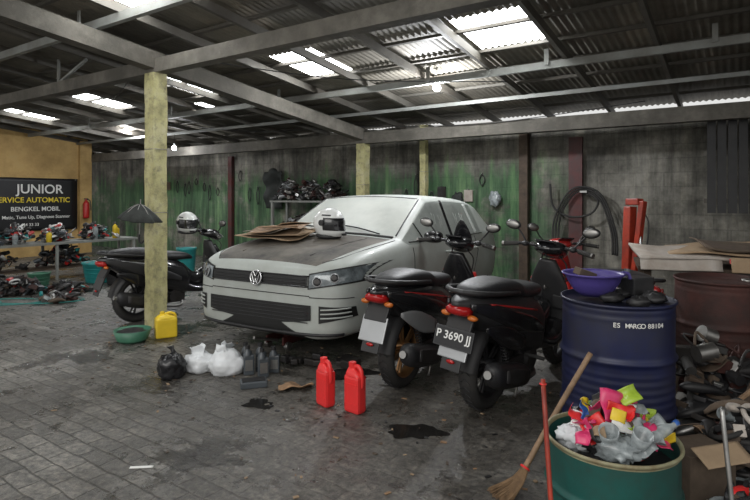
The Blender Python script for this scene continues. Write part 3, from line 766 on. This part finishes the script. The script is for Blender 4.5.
def helmet(name, loc, face_ang, tilt=0, s=1):
    b = MB(); vs = []; fs = []; mk = []; ns, nr = 36, 22
    for j in range(nr+1):
        e = -1.0+(PI/2+1.0)*j/nr
        for i in range(ns):
            a = 2*PI*i/ns; d = Vector((math.cos(e)*math.cos(a), math.cos(e)*math.sin(a), math.sin(e)))
            r = .135
            q = Vector((d.x*r*1.12, d.y*r*.95, d.z*r*1.02))
            fr = max(0, math.cos(a))
            if e < -.15: q += Vector((.035*fr**2*min(1, (-.15-e)*3), 0, 0))
            if e < -.6: q.x = q.x*1.02; q.y *= 1.05
            vs.append(q)
    for j in range(nr):
        e = -1.0+(PI/2+1.0)*(j+.5)/nr
        for i in range(ns):
            a = 2*PI*(i+.5)/ns; a = a-2*PI if a > PI else a; k = (i+1) % ns
            fs.append([j*ns+i, j*ns+k, (j+1)*ns+k, (j+1)*ns+i])
            vis = abs(a) < 1.35 and -.38 < e < .42
            mk.append('blackg' if vis else ('blackp' if (e < -.85 or (.95 < abs(a) < 1.6 and .5 < e < .62)) else 'white'))
    b.add(vs, fs, mk)
    for sy in (-1, 1): b.cyl((.02, sy*.12, .01), (.02, sy*.142, .01), .026, 'blackp')
    b.torus((.0, 0, -.112), (0, 0, 1), .095, .018, 'blackp', 28, 8)
    b.box((.17, 0, -.085), (.012, .06, .02), 'blackp', bev=.004)
    o = b.build(name, loc=loc, rot=(0, tilt, face_ang)); o.scale = (s, s, s); return o
hp = PT(1.24, .14, .15); helmet('helmet', cw(hp.x, hp.y, hp.z), math.radians(-35), .05, 1.15)
helmet('helmet', Vector((-2.34, 6.75, 1.13)), math.radians(-50), .1, 1.0)
b = MB()
for i, (x, y, w, l, a) in enumerate(((1.42, -.38, .5, .72, .1), (1.38, -.38, .45, .66, .25), (1.32, -.44, .5, .58, -.1), (1.44, -.34, .4, .56, .4), (1.30, -.40, .38, .5, -.3))):
    b.sheet((x, y, .985+.026*i), w, l, ('card', 'card', 'cardw', 'wood', 'card')[i], rot=(.03*i, .06, a), nz=.055, ns=3)
for i in range(8): b.box((1.22+.05*i, -.39+.02*i, 1.08), (.03, .4, .012), 'wood', rot=(.05, 0, .2*i % .5), bev=.003)
o = b.build('cardboard_stack'); o.matrix_world = CM
b = MB(); b.box((0, 0, .05), (.06, .08, .13), 'yellow', bev=.012); b.cyl((0, 0, .11), (0, 0, .14), .018, 'blackp')
b.build('small_oil_bottle', loc=cw(1.05, -.08, 1.03))
b = MB()
for sx in (-1, 1):
    b.box((0, sx*.1, .09), (.55, .02, .08), 'red2', bev=.008)
    for x in (-.22, .24): b.cyl((x, sx*.12-.02, .04), (x, sx*.12+.02, .04), .04, 'steel')
b.box((.1, 0, .14), (.42, .07, .04), 'red2', rot=(0, -.15, 0), bev=.01); b.lathe([(0, 0), (.05, 0), (.055, .02), (0, .025)], 'steel', (.26, 0, .17))
b.cyl((-.22, 0, .08), (-.5, .05, .16), .014, 'steel'); b.build('trolley_jack', loc=cw(1.5, -.1, 0).xy.to_3d(), rot=(0, 0, ang+PI))
for sy in (.5, -.5):
    b = MB()
    for i in range(4):
        a = PI/4+i*PI/2; b.cyl((math.cos(a)*.12, math.sin(a)*.12, 0), (math.cos(a)*.03, math.sin(a)*.03, .16), .012, 'blackp')
    b.cyl((0, 0, .1), (0, 0, .2), .018, 'steel'); b.box((0, 0, .205), (.1, .04, .02), 'steel', bev=.004)
    b.torus((0, 0, .02), (0, 0, 1), .115, .01, 'blackp', 16, 6)
    b.build('jack_stand', loc=cw(.75, sy, 0).xy.to_3d())
b = MB()
for i in range(12):
    b.box((random.uniform(-.4, .4), random.uniform(-.12, .12), .04), (random.uniform(.05, .16), random.uniform(.04, .1), random.uniform(.04, .07)), 'engine', rot=(0, 0, random.random()*3), bev=.01)
b.build('engine_parts', loc=(-.55, 4.72, 0), rot=(0, 0, -.3))
# oil film puddles on the floor
def puddle(loc, r):
    b = MB(); n = 60; off = random.random()*50
    vs = [(0, 0, .003)]+[(r*(1+.7*noise.noise(Vector((math.cos(2*PI*i/n)*1.5+off, math.sin(2*PI*i/n)*1.5, 0))))*math.cos(2*PI*i/n), r*.7*(1+.7*noise.noise(Vector((math.cos(2*PI*i/n)*1.5+off, math.sin(2*PI*i/n)*1.5, 0))))*math.sin(2*PI*i/n), .003) for i in range(n)]
    b.add(vs, [[0, 1+i, 1+(i+1) % n] for i in range(n)], 'puddle', False); b.build('oil_puddle', loc=loc)
puddle((-.82, 3.78, 0), .11); puddle((-.2, 4.45, 0), .2); puddle((.25, 3.35, 0), .16)

# ---------------------------------------------------------------- bottles & cans
def jerry(name, loc, rot, mk, w=.115, d=.075, h=.27, s=1):
    b = MB(); b.box((0, 0, h*.40), (w, d, h*.8), mk, bev=.018)
    b.hull([(h*.78, 0, 0, d*.98, w*.96), (h*.84, 0, -.004, d*.9, w*.86), (h*.9, 0, -.012, d*.7, w*.6), (h*.95, 0, -.02, d*.45, w*.36)], mk, n=3.5, Mx=Matrix(((0, 0, 1, 0), (0, 1, 0, 0), (1, 0, 0, 0), (0, 0, 0, 1))))
    b.cyl((-w*.17, 0, h*.94), (-w*.17, 0, h*1.06), .021, mk)
    for k in range(10):
        a = k*PI/5; b.cyl((-w*.17+.021*math.cos(a), .021*math.sin(a), h*.97), (-w*.17+.021*math.cos(a), .021*math.sin(a), h*1.055), .002, mk, seg=4)
    b.tube([(-w*.05, 0, h*.95), (w*.2, 0, h*.99), (w*.42, 0, h*.9), (w*.47, 0, h*.7), (w*.44, 0, h*.55)], .013, mk, 8)
    for z in (.2, .62): b.box((0, -d*.5, h*z), (w*.8, .004, .006), mk)
    o = b.build(name, loc=loc, rot=(0, 0, rot)); o.scale = (s, s, s); return o
jerry('oil_jug', (-.345, 3.78, 0), -.9, 'redcan', s=1.14)
jerry('oil_jug', (-.135, 3.66, 0), -.7, 'redcan', s=1.16)
jerry('jerrycan', (-2.17, 5.62, 0), .5, 'yellow', w=.21, d=.14, h=.25, s=1.0)
def bottle(b, x, y, h, r, mk, cap='blackp', z=0):
    b.lathe([(0, 0), (r, .0), (r, h*.65), (r*.85, h*.75), (r*.35, h*.85), (r*.35, h*.9)], mk, (x, y, z), seg=14)
    b.lathe([(r*.4, h*.88), (r*.4, h), (0, h)], cap, (x, y, z), seg=12)
for (x, y, s, rz) in ((-1.09, 4.6, .22, .1), (-1.03, 4.42, .25, .3), (-.95, 4.52, .24, -.1), (-.9, 4.36, .24, .4), (-.83, 4.48, .22, 0)):
    b = MB(); b.box((0, 0, s*.33), (.085, .05, s*.66), 'greycan', bev=.012)
    b.lathe([(.035, 0), (.03, s*.1), (.016, s*.18), (.016, s*.3), (0, s*.3)], 'greycan', (-.01, 0, s*.64), seg=14); b.cyl((-.01, 0, s*.85), (-.01, 0, s*.97), .019, 'blackp')
    b.box((0, -.026, s*.33), (.06, .002, s*.35), 'steel')
    b.build('oil_bottle', loc=(x, y, 0), rot=(0, 0, rz))
b = MB(); b.box((0, 0, .025), (.2, .12, .05), 'greycan', bev=.01); b.box((0, 0, .052), (.17, .09, .006), 'blackp'); b.build('drain_tray', loc=(-.93, 4.15, 0), rot=(0, 0, .3))

def bag(name, loc, r, mk, rot=0, knots=1, nz=.5):
    b = MB(); vs = []; fs = []; ns, nr = 44, 26; off = Vector((random.random()*40,)*3)
    for j in range(nr+1):
        t = PI*j/nr
        for i in range(ns):
            a = 2*PI*i/ns; p = Vector((math.sin(t)*math.cos(a), math.sin(t)*math.sin(a), -math.cos(t)))
            q = 1+nz*(.5*noise.noise(p*1.6+off)+.35*abs(noise.noise(p*4+off))+.2*abs(noise.noise(p*9+off)))
            z = p.z*r[2]*q; z = max(z, -r[2]*.75)
            vs.append((p.x*r[0]*q, p.y*r[1]*q, z+r[2]*.75))
    for j in range(nr):
        for i in range(ns): k = (i+1) % ns; fs.append([j*ns+i, j*ns+k, (j+1)*ns+k, (j+1)*ns+i])
    b.add(vs, fs, mk)
    for k in range(knots):
        b.sheet((random.uniform(-.3, .3)*r[0], random.uniform(-.2, .2)*r[1], r[2]*1.85), .1, .09, mk, rot=(1.3, .2+k, random.random()*3), nz=.07, ns=14)
    return b.build(name, loc=loc, rot=(0, 0, rot))
bag('plastic_bag', (-1.64, 4.36, 0), (.11, .1, .11), 'bagb')
bag('plastic_bag', (-1.46, 4.5, 0), (.12, .09, .09), 'bagw', knots=2)
bag('plastic_bag', (-1.22, 4.45, 0), (.14, .1, .11), 'bagw', knots=3)
b = MB(); b.sheet((0, 0, .02), .26, .13, 'rag', nz=.06, ns=9, n=18); b.build('rag', loc=(-.6, 4.1, 0), rot=(0, 0, .2))
b = MB(); b.lathe([(0, .01), (.12, .0), (.14, .03), (.17, .12), (.18, .12), (.145, .02)], 'lampgreen', seg=30); b.ell((0, 0, .09), (.13, .13, .04), 'blackp', nz=.4); b.build('wash_basin', loc=(-2.44, 5.45, 0))
b = MB()
b.lathe([(.015, .2), (.10, .15), (.2, .06), (.27, -.02), (.26, -.03), (.19, .03), (.09, .11)], 'cloth', seg=48, wob=lambda a, h_: 1+.09*math.cos(a*8)*(1 if h_ < .1 else .3)+.05*math.sin(3*a))
for i in range(8):
    a = 2*PI*i/8; b.tube([(0, 0, .2), (.12*math.cos(a), .12*math.sin(a), .14), (.28*math.cos(a), .28*math.sin(a), -.03)], .004, 'steel', 6, 3)
b.cyl((0, 0, .26), (0, 0, -.25), .007, 'steel'); b.tube([(0, 0, -.22), (0, 0, -.3), (.03, 0, -.34), (.06, 0, -.3)], .011, 'blackp')
b.build('umbrella', loc=(-2.53, 5.83, 1.22), rot=(.15, .1, 0)).scale = (.85, .42, .8)
# ---------------------------------------------------------------- drums
def drum_mesh(b, r, h, mk, open_top=False, rim=None):
    rim = rim or mk
    pr = [(0, 0), (r-.01, 0), (r, .01)]
    ribs = (h*.33, h*.66) if h > .5 else (h*.5,)
    def R_(z):
        q = r-.006
        for c in ribs: q += .013*math.exp(-((z-c)/.014)**2)
        q += .0016*math.sin(z*150) if h > .5 and (z < h*.28 or h*.38 < z < h*.6 or z > h*.9) else 0
        return q
    n = 90
    for i in range(n+1): z = .015+(h-.03)*i/n; pr.append((R_(z), z))
    pr += [(r+.002, h-.012), (r+.006, h-.004), (r+.004, h+.004), (r-.004, h+.004)]
    if open_top: pr += [(r-.012, h-.01), (r-.015, .05), (0, .05)]
    else: pr += [(r-.01, h-.015), (0, h-.015)]
    mk_l = [mk]*(len(pr)-1)
    k0 = len(pr)-1-(6 if open_top else 5)
    for i in range(k0-(3 if open_top else 0), k0+4): mk_l[i] = rim
    b.lathe(pr, mk_l, seg=64, wob=lambda a, z: 1+.012*noise.noise(Vector((math.cos(a)*2, math.sin(a)*2, z*4))))
    if not open_top:
        b.lathe([(.035, 0), (.035, .012), (0, .012)], 'steel', (r*.6, 0, h-.015), seg=16)
b = MB(); drum_mesh(b, .30, .88, 'blue')
for i in range(5): b.ell((random.uniform(-.15, .2), random.uniform(-.2, .1), .89), (.06, .05, .03), 'blackp', nz=.5)
D = b.build('oil_drum', loc=(1.375, 3.08, 0))
for i, ch in enumerate('ES MARGO 88104'):
    a = -PI/2-.42+i*.062-.06
    text_obj('drum_letter', ch, .034, 'txtw', D, (.3045*math.cos(a), .3045*math.sin(a), .775), (PI/2, 0, a+PI/2), .0004)
b = MB(); drum_mesh(b, .275, .40, 'teal', True, 'tealtop')
b.lathe([(0, .28), (.26, .3)], 'blackp', seg=24)
b.build('trash_drum', loc=(1.04, 2.38, 0))
b = MB(); drum_mesh(b, .295, .88, 'rust'); b.build('rusty_drum', loc=(2.42, 3.78, 0))
b = MB(); b.lathe([(.0, .0), (.075, .0), (.11, .03), (.14, .08), (.155, .125), (.172, .13), (.172, .122), (.16, .115)], 'bluebowl', seg=40)
b.lathe([(.15, .12), (.13, .07), (.04, .05), (.03, .02)], 'bluebowl', seg=40)
b.tube([(.165, 0, .125), (.2, .0, .12), (.21, 0, .09)], .01, 'bluebowl', 8); b.box((-.04, .02, .12), (.14, .05, .04), 'cardd', rot=(.2, .3, .5), bev=.004)
b.build('funnel', loc=(1.25, 3.10, .89))
b = MB(); b.box((0, 0, .05), (.16, .12, .1), 'blackp', bev=.01); b.cyl((.12, .02, .0), (.12, .02, .09), .035, 'blackg'); b.cyl((.02, .1, .0), (.05, .1, .13), .02, 'greycan')
b.build('filter_housing', loc=(1.52, 3.16, .885), rot=(0, 0, .4))
# household rubbish heaped in the drum: wrappers, cups, bags, bottles
b = MB(); cols = ['bagc', 'gp', 'redcan', 'bagw', 'bagc', 'yellow', 'card', 'gp', 'cardd', 'txtw', 'bluew', 'redcan', 'lime', 'bagc', 'blackp']
for i in range(7):
    a = i*.9; q = .05+.09*(i % 2); b.ell((q*math.cos(a), q*math.sin(a), .37+.02*(i % 3)), (.09, .08, .05), ('bagc', 'redcan', 'cardd', 'bagw', 'blackp')[i % 5], nz=.45, ns=3.5, seg=30, rings=20)
for i in range(62):
    a = random.random()*2*PI; q = random.random()**.6*.19
    b.sheet((q*math.cos(a), q*math.sin(a), .40+random.random()*.14*(1-q*3.5)+.02), random.uniform(.07, .14), random.uniform(.05, .10), cols[i % len(cols)], rot=(random.uniform(-.9, .9), random.uniform(-.9, .9), random.random()*3), nz=.05, ns=20, n=12, th=.002)
b.sheet((.02, -.04, .53), .2, .14, 'gp', rot=(.9, .3, .2), nz=.05, ns=12, n=16); b.sheet((-.0, -.085, .53), .12, .08, 'redcan', rot=(1.0, .3, 0), nz=.04, ns=14, n=14)
b.sheet((-.02, -.105, .53), .06, .05, 'yellow', rot=(1.0, .4, 0), nz=.03, ns=16); b.sheet((.06, -.03, .59), .09, .07, 'lime', rot=(1.0, -.4, 0), nz=.04, ns=16)
b.sheet((.0, -.12, .49), .11, .045, 'txtw', rot=(1.1, .2, 0), nz=.02, ns=16); b.sheet((-.1, -.07, .46), .1, .1, 'redcan', rot=(.7, -.4, 0), nz=.04, ns=14)
for c, ax in (((-.07, -.13, .43), (-.2, -.5, .8)), ((.03, -.17, .43), (.1, -.5, .9)), ((.14, -.04, .44), (.6, -.2, .5))): b.lathe([(0, 0), (.026, 0), (.038, .08), (.041, .08), (.030, .005)], 'bagc', c, ax, seg=18)
b.lathe([(0, 0), (.03, 0), (.03, .12), (.012, .16), (.012, .19)], 'bagc', (.08, -.13, .43), (.8, .3, .25), seg=14); b.lathe([(.014, 0), (.014, .02), (0, .02)], 'bluew', (.235, -.07, .48), (.8, .3, .25), seg=12)
b.build('garbage', loc=(1.04, 2.38, 0))
b = MB(); p0 = Vector((.68, 2.62, .06)); p1 = Vector((1.13, 2.84, .63)); d = (p1-p0).normalized()
b.tube([p0+d*.08, p0.lerp(p1, .5)+Vector((0, 0, .006)), p1], .014, 'wood', 10)
sd = Vector((.35, -.93, 0)).normalized()
for i in range(110):
    t = random.uniform(-1, 1); q = random.uniform(-.3, .3)
    e = p0+d*-.10+Vector((-.03, 0, 0))+sd*t*.08+Vector((q*.06, q*.05, 0)); e.z = random.uniform(.004, .03)
    b.tube([p0+d*.12+sd*t*.012, p0+d*.02+sd*t*.04, e], lambda s_: .005-.003*s_, 'bristle', 5, 3)
b.torus(p0+d*.09, d, .02, .006, 'redcan', 14, 6); b.build('broom')
b = MB(); b.tube([(.70, 2.1, 0), (.705, 2.2, .35), (.71, 2.29, .68)], .010, 'orange', 10, 2); b.torus((.71, 2.29, .66), (0, .1, 1), .012, .004, 'redcan', 12, 6); b.build('red_pipe')
b = MB(); b.tube([(1.34, 1.98, 0), (1.345, 2.05, .35), (1.35, 2.1, .58), (1.36, 2.12, .62), (1.38, 2.13, .60)], .009, 'steel', 10); b.build('bent_pipe')

# ---------------------------------------------------------------- right clutter
b = MB()
for x in (-.6, .6):
    for y in (-.3, .3): b.box((x, y, .42), (.06, .06, .84), 'wooddark')
b.box((0, 0, .85), (1.35, .75, .03), 'wooddark'); b.box((0, 0, .3), (1.25, .65, .03), 'wooddark')
for i in range(9): b.box((random.uniform(-.4, .4), random.uniform(-.2, .2), .40), (random.uniform(.1, .3), random.uniform(.1, .25), .17), random.choice(['engine', 'wooddark', 'rust', 'cardd']), rot=(0, 0, random.random()), bev=.01)
b.build('storage_rack', loc=(3.0, 4.68, 0), rot=(0, 0, -.4))
b = MB()
b.sheet((0, 0, .04), 1.25, .5, 'cardw', rot=(.15, .02, .1), nz=.05, ns=2, th=.02); b.sheet((.15, .05, .10), 1.0, .5, 'card', rot=(.1, -.05, -.08), nz=.06, ns=2, th=.015)
b.sheet((.2, -.02, .14), .7, .35, 'cardd', rot=(.12, .03, .2), nz=.05, ns=3, th=.01); b.sheet((-.3, -.27, 0), .6, .12, 'cardw', rot=(1.3, 0, .1), nz=.02, th=.01)
b.sheet((.25, -.29, .0), .4, .12, 'card', rot=(1.3, 0, .0), nz=.02, th=.01); b.sheet((.1, -.28, .03), .12, .04, 'redp', rot=(1.2, 0, .1), nz=.01)
b.build('cardboard_pile', loc=(2.86, 4.56, .91), rot=(0, 0, -.35))
def parts_pile(name, loc, sx, sy, sz, n, mats, rot=0, sc_=1.0):
    b = MB()
    for i in range(n):
        x = random.gauss(0, .4)*sx; y = random.gauss(0, .4)*sy; x = max(-sx, min(sx, x)); y = max(-sy, min(sy, y))
        q = max(.08, 1-((x/sx)**2+(y/sy)**2)*.8); z = random.random()*sz*q; k = random.choice(mats); t = random.random()
        rt = (random.uniform(-.6, .6), random.uniform(-.6, .6), random.random()*3)
        if t < .35: b.box((x, y, z+.02), (random.uniform(.04, .16)*sc_, random.uniform(.03, .1)*sc_, random.uniform(.02, .07)*sc_), k, rot=rt, bev=.006)
        elif t < .6:
            a = Euler(rt).to_matrix() @ Vector((1, 0, 0)); c = Vector((x, y, z+.03)); b.cyl(c-a*random.uniform(.02, .09), c+a*.05, random.uniform(.012, .045)*sc_, k)
        elif t < .7:
            b.torus((x, y, z+.03), (rt[0], rt[1], 1), random.uniform(.03, .08), .013, k, 20, 8)
        elif t < .8:
            b.hull([(-.1*sc_, 0, 0, .02, .02), (-.05*sc_, 0, .01, .07*sc_, .05*sc_), (.05*sc_, 0, .02, .09*sc_, .04*sc_), (.12*sc_, 0, 0, .03, .02)], k, Mx=Matrix.Translation((x, y, z+.04)) @ Euler(rt).to_matrix().to_4x4(), sub=3, seg=12)
        elif t < .9:
            b.tube([(x, y, z), (x+random.uniform(-.1, .1), y+.05, z+.08), (x+random.uniform(-.15, .15), y-.05, z+.03)], .009, k, 6, 5)
        else: b.sheet((x, y, z+.04), .15, .1, k, rot=rt, nz=.06, ns=10)
    return b.build(name, loc=loc, rot=(0, 0, rot))
DK = ['blackp', 'engine', 'blackp', 'rubber', 'rust', 'engine', 'cardd']
parts_pile('scrap_parts_pile', (2.06, 3.32, 0), .32, .28, .58, 180, DK+['steel', 'wooddark'], sc_=1.3)
parts_pile('scrap_parts_pile', (1.90, 2.76, 0), .24, .22, .36, 150, DK+['wooddark', 'cardw', 'bagc', 'wood'])
parts_pile('scrap_parts_pile', (2.70, 3.15, 0), .3, .28, .62, 120, DK+['wooddark', 'cardw'], sc_=1.3)
parts_pile('trash_pile', (1.58, 2.26, 0), .16, .14, .2, 90, ['bagc', 'cardd', 'wooddark', 'blackp', 'cardw', 'redcan', 'lampgreen', 'blackp'], sc_=.7)
parts_pile('trash_pile', (1.76, 3.8, 0), .18, .2, .2, 70, ['bagc', 'cardd', 'wooddark', 'blackp', 'cardw', 'engine'], sc_=.8)
b = MB(); b.box((0, 0, .13), (.26, .2, .26), 'cardd', bev=.004); b.sheet((0, -.15, .28), .26, .11, 'card', rot=(.5, 0, 0), nz=.01); b.sheet((0, .15, .28), .26, .11, 'cardd', rot=(-.5, 0, 0), nz=.01)
b.build('cardboard_box', loc=(1.54, 2.60, 0), rot=(0, 0, .25))
b = MB()
for i in range(5):
    b.box((.05*i, .04*i, .33+.01*i), (.04, .018, .6+.04*i), ('wooddark', 'cardd', 'wooddark', 'rust', 'wooddark')[i], rot=(.15*(i % 3), .4+.12*i, .1*i), bev=.003)
b.box((.1, -.05, .48), (.02, .02, .5), 'wood', rot=(.2, .75, 0), bev=.003)
b.build('wood_offcuts', loc=(2.06, 3.0, .0), rot=(0, 0, -.2))
b = MB()
for i in range(4): b.lathe([(.19, -.08), (.24, -.1), (.3, -.08), (.32, -.03), (.32, .03), (.3, .08), (.24, .1), (.19, .08)], 'rubber', (.02*(i % 2), .01*i, .1+.19*i), seg=36)
b.build('tyre_stack', loc=(3.9, 5.5, 0))
b = MB()
b.box((0, 0, .70), (.10, .09, 1.3), 'orange', bev=.01); b.box((0, -.12, 1.02), (.06, .06, .78), 'orange', rot=(.10, 0, 0), bev=.008)
b.box((0, -.05, 1.40), (.09, .16, .07), 'orange', bev=.01)
b.cyl((0, -.2, .35), (0, -.16, .85), .035, 'blackp'); b.cyl((0, -.16, .8), (0, -.13, 1.1), .018, 'chrome')
for sx in (-1, 1):
    b.box((sx*.2, -.2, .09), (.06, .7, .06), 'orange', rot=(0, 0, sx*.1)); b.cyl((sx*.2-.02, -.5, .035), (sx*.2+.02, -.5, .035), .035, 'steel'); b.cyl((sx*.2-.02, .12, .035), (sx*.2+.02, .12, .035), .035, 'steel'); b.cyl((sx*.16, .08, .1), (0, 0, .6), .015, 'orange')
b.box((0, .08, .09), (.46, .06, .06), 'orange'); b.tube([(0, -.1, 1.35), (.06, -.18, 1.2), (.02, -.2, .9), (-.04, -.2, .7)], .008, 'blackp', 6)
b.build('engine_hoist', loc=(2.66, 5.75, 0), rot=(0, .05, .4))
b = MB()
for k in range(3):
    rr = .38+.035*k
    b.tube([(-rr, -.03*k, -.55), (-rr*.95, -.03*k, -.1), (-rr*.5, -.03*k, .25+.03*k), (0, -.03*k, .34+.03*k), (rr*.6, -.03*k, .2+.03*k), (rr, -.03*k, -.25), (rr*1.05, -.03*k, -.6)], .015, 'rubber', 8)
b.tube([(-.5, -.02, .45), (-.45, -.02, .1), (-.2, -.03, -.05), (.1, -.03, .0), (.2, -.02, .2), (0, -.02, .34)], .016, 'rubber', 8)
b.box((0, 0, .33), (.1, .12, .03), 'steel'); b.build('air_hose', loc=R(-1.95, 8.52, 1.2), rot=RZ)
# ---------------------------------------------------------------- rear shelf with parts
b = MB()
for x in (-.85, .85):
    for y in (-.22, .22): b.box((x, y, .68), (.05, .05, 1.36), 'steelframe')
for z in (1.36, .8, .3): b.box((0, 0, z), (1.8, .5, .035), 'steelframe')
b.build('metal_shelf', loc=R(-7.15, 8.3, 0), rot=RZ)
MX = ['engine', 'steel', 'blackp', 'steel', 'engine', 'silver', 'rust']
for k, u in enumerate((-7.75, -7.15, -6.6)):
    parts_pile('engine_parts_heap', R(u, 8.3, 1.39), .32, .2, .36, 110, MX, rot=YAW)
parts_pile('engine_parts_heap', R(-7.15, 8.3, .83), .75, .2, .28, 130, MX+['rust'], rot=YAW)
def bucket(name, loc, r, h, mk, rim=None):
    b = MB(); b.lathe([(0, .005), (r*.78, 0), (r*.8, .02), (r*.97, h*.9), (r*1.03, h*.92), (r*1.03, h), (r*.95, h), (r*.76, .02), (0, .02)], mk, seg=32)
    for k in range(3): b.torus((0, 0, h*(.3+.2*k)), (0, 0, 1), r*(.86+.035*k), .006, mk, 32, 6)
    b.tube([(-r, 0, h*.9), (-r*.6, r*.5, h*1.0), (r*.6, r*.5, h*1.0), (r, 0, h*.9)], .005, 'steel', 6)
    return b.build(name, loc=loc)
bucket('tub', (-4.72, 9.3, 0), .28, .34, 'tealp'); bucket('bucket', (-4.3, 9.0, 0), .17, .28, 'blackp'); bucket('bucket', (-3.55, 10.2, 0), .18, .5, 'tealp')
# ---------------------------------------------------------------- left bench
wb0 = Vector((-6.6, 8.35, 0)); dv = Vector((.559, .829, 0)); L = 3.0
b = MB()
b.box((0, L/2, .64), (.6, L, .04), 'steelframe')
for x in (-.26, .26):
    for y in (.06, L/2, L-.06): b.box((x, y, .31), (.04, .04, .62), 'steelframe')
b.box((0, L/2, .2), (.5, L-.1, .02), 'wooddark')
b.build('workbench', loc=wb0, rot=RZ)
cl = ['steel', 'engine', 'blackp', 'tealp', 'white', 'redp', 'engine', 'greycan', 'blackp', 'steel']
for t in (.35, .95, 1.6, 2.3): parts_pile('workbench_tools', wb0+dv*t+Vector((0, 0, .67)), .24, .3, .26, 95, cl, rot=YAW, sc_=.9)
for t in (.6, 1.7): parts_pile('tool_pile', wb0+dv*t+Vector((0, 0, .22)), .22, .5, .34, 110, cl+DK, rot=YAW)
for i, (t, o_) in enumerate(((.3, .2), (.75, .22), (1.3, .2), (1.9, -.22), (2.5, .2), (2.75, 0), (2.1, .22), (1.05, -.22))):
    b = MB(); bottle(b, 0, 0, random.uniform(.2, .32), .045, random.choice(['white', 'tealp', 'greycan', 'yellow', 'bagc']), random.choice(['redp', 'blackp', 'lampgreen'])); b.build('spray_bottle', loc=wb0+dv*t+Vector((o_, 0, .662)))
parts_pile('tool_pile', (-5.4, 8.0, 0), .55, .3, .26, 130, cl+DK+DK)
parts_pile('tool_pile', (-4.6, 8.1, 0), .3, .25, .16, 80, cl+DK)
parts_pile('tool_pile', (-6.2, 8.0, 0), .4, .3, .34, 100, cl+DK+DK)
parts_pile('tool_pile', (-4.4, 7.5, 0), .3, .2, .08, 40, DK+['steel', 'bagc'])
bucket('bucket', (-5.3, 8.55, 0), .16, .26, 'lampgreen')
b = MB(); pts = []
for i in range(30): a = i*.5; pts.append((.5*math.cos(a)+.04*i-.4, .22*math.sin(a)+.01*i, .012))
b.tube(pts, .008, 'cyan', 6, 4); b.build('garden_hose', loc=(-5.2, 7.3, 0))
b = MB(); b.sheet((0, 0, 0), .5, .8, 'cloth', rot=(PI/2, 0, 0), nz=.16, ns=4, n=20); b.ell((0, 0, .4), (.12, .08, .08), 'cloth'); b.build('hanging_jacket', loc=R(-8.45, 8.55, 1.6), rot=RZ)
b = MB()
for i in range(1000):
    u = random.uniform(-7, 1); v = random.uniform(1.8, 7.2) if random.random() < .6 else random.uniform(2.6, 4.6)
    p = R(u, v); s_ = random.uniform(.004, .017); k = random.choice(['rag', 'wooddark', 'wooddark', 'cardd', 'blackp', 'concrete', 'blackp', 'card'])
    b.box((p.x, p.y, .003+s_*.1), (s_*random.uniform(1, 2.5), s_, s_*.3), k, rot=(random.uniform(-.2, .2), 0, random.random()*3))
b.build('floor_debris')
b = MB(); b.sheet((.1, .05, .004), .12, .02, 'txtw', rot=(0, 0, .1), nz=.005); b.build('paper_scrap', loc=(-1.35, 2.85, 0))
for (p, s_) in ((Vector((.80, 7.0, 2.86)), 130), (Vector((-5.6, 12.2, 2.95)), 60), (Vector((-4.3, 11.6, 2.5)), 25)):
    b = MB(); b.ell((0, 0, 0), (.05, .05, .045), 'bulb'); b.cyl((0, 0, .04), (0, 0, .1), .02, 'white'); b.tube([(0, 0, .1), (0, .01, .3)], .004, 'blackp', 6, 1); b.build('light_bulb', loc=p)
    l = bpy.data.lights.new('lamp', 'POINT'); l.energy = s_; l.shadow_soft_size = .06; l.color = (.95, .97, 1); lo = bpy.data.objects.new('bulb_light', l); sc.collection.objects.link(lo); lo.location = p-Vector((0, 0, .08))
l = bpy.data.lights.new('yard', 'AREA'); l.shape = 'RECTANGLE'; l.size = 8; l.size_y = 3.5; l.energy = 260; l.color = (1, .975, .93)
lo = bpy.data.objects.new('yard_daylight', l); sc.collection.objects.link(lo); lo.location = (-3.8, -3.5, 4.5)
lo.rotation_euler = (Vector((.2, 6, .3))-lo.location).to_track_quat('-Z', 'Y').to_euler()
w = bpy.data.worlds.new('World'); sc.world = w; w.use_nodes = True
bg = w.node_tree.nodes['Background']; bg.inputs[0].default_value = (.90, .90, .88, 1); bg.inputs[1].default_value = .72
sc.view_settings.view_transform = 'Standard'
sc.view_settings.exposure = .28
cam = bpy.data.cameras.new('cam'); cam.lens = 26; cam.sensor_width = 36; cam.shift_y = -.0707; cam.clip_start = .05
co = bpy.data.objects.new('camera', cam); sc.collection.objects.link(co); co.location = (0, 0, 1.45); co.rotation_euler = (PI/2, 0, 0)
sc.camera = co
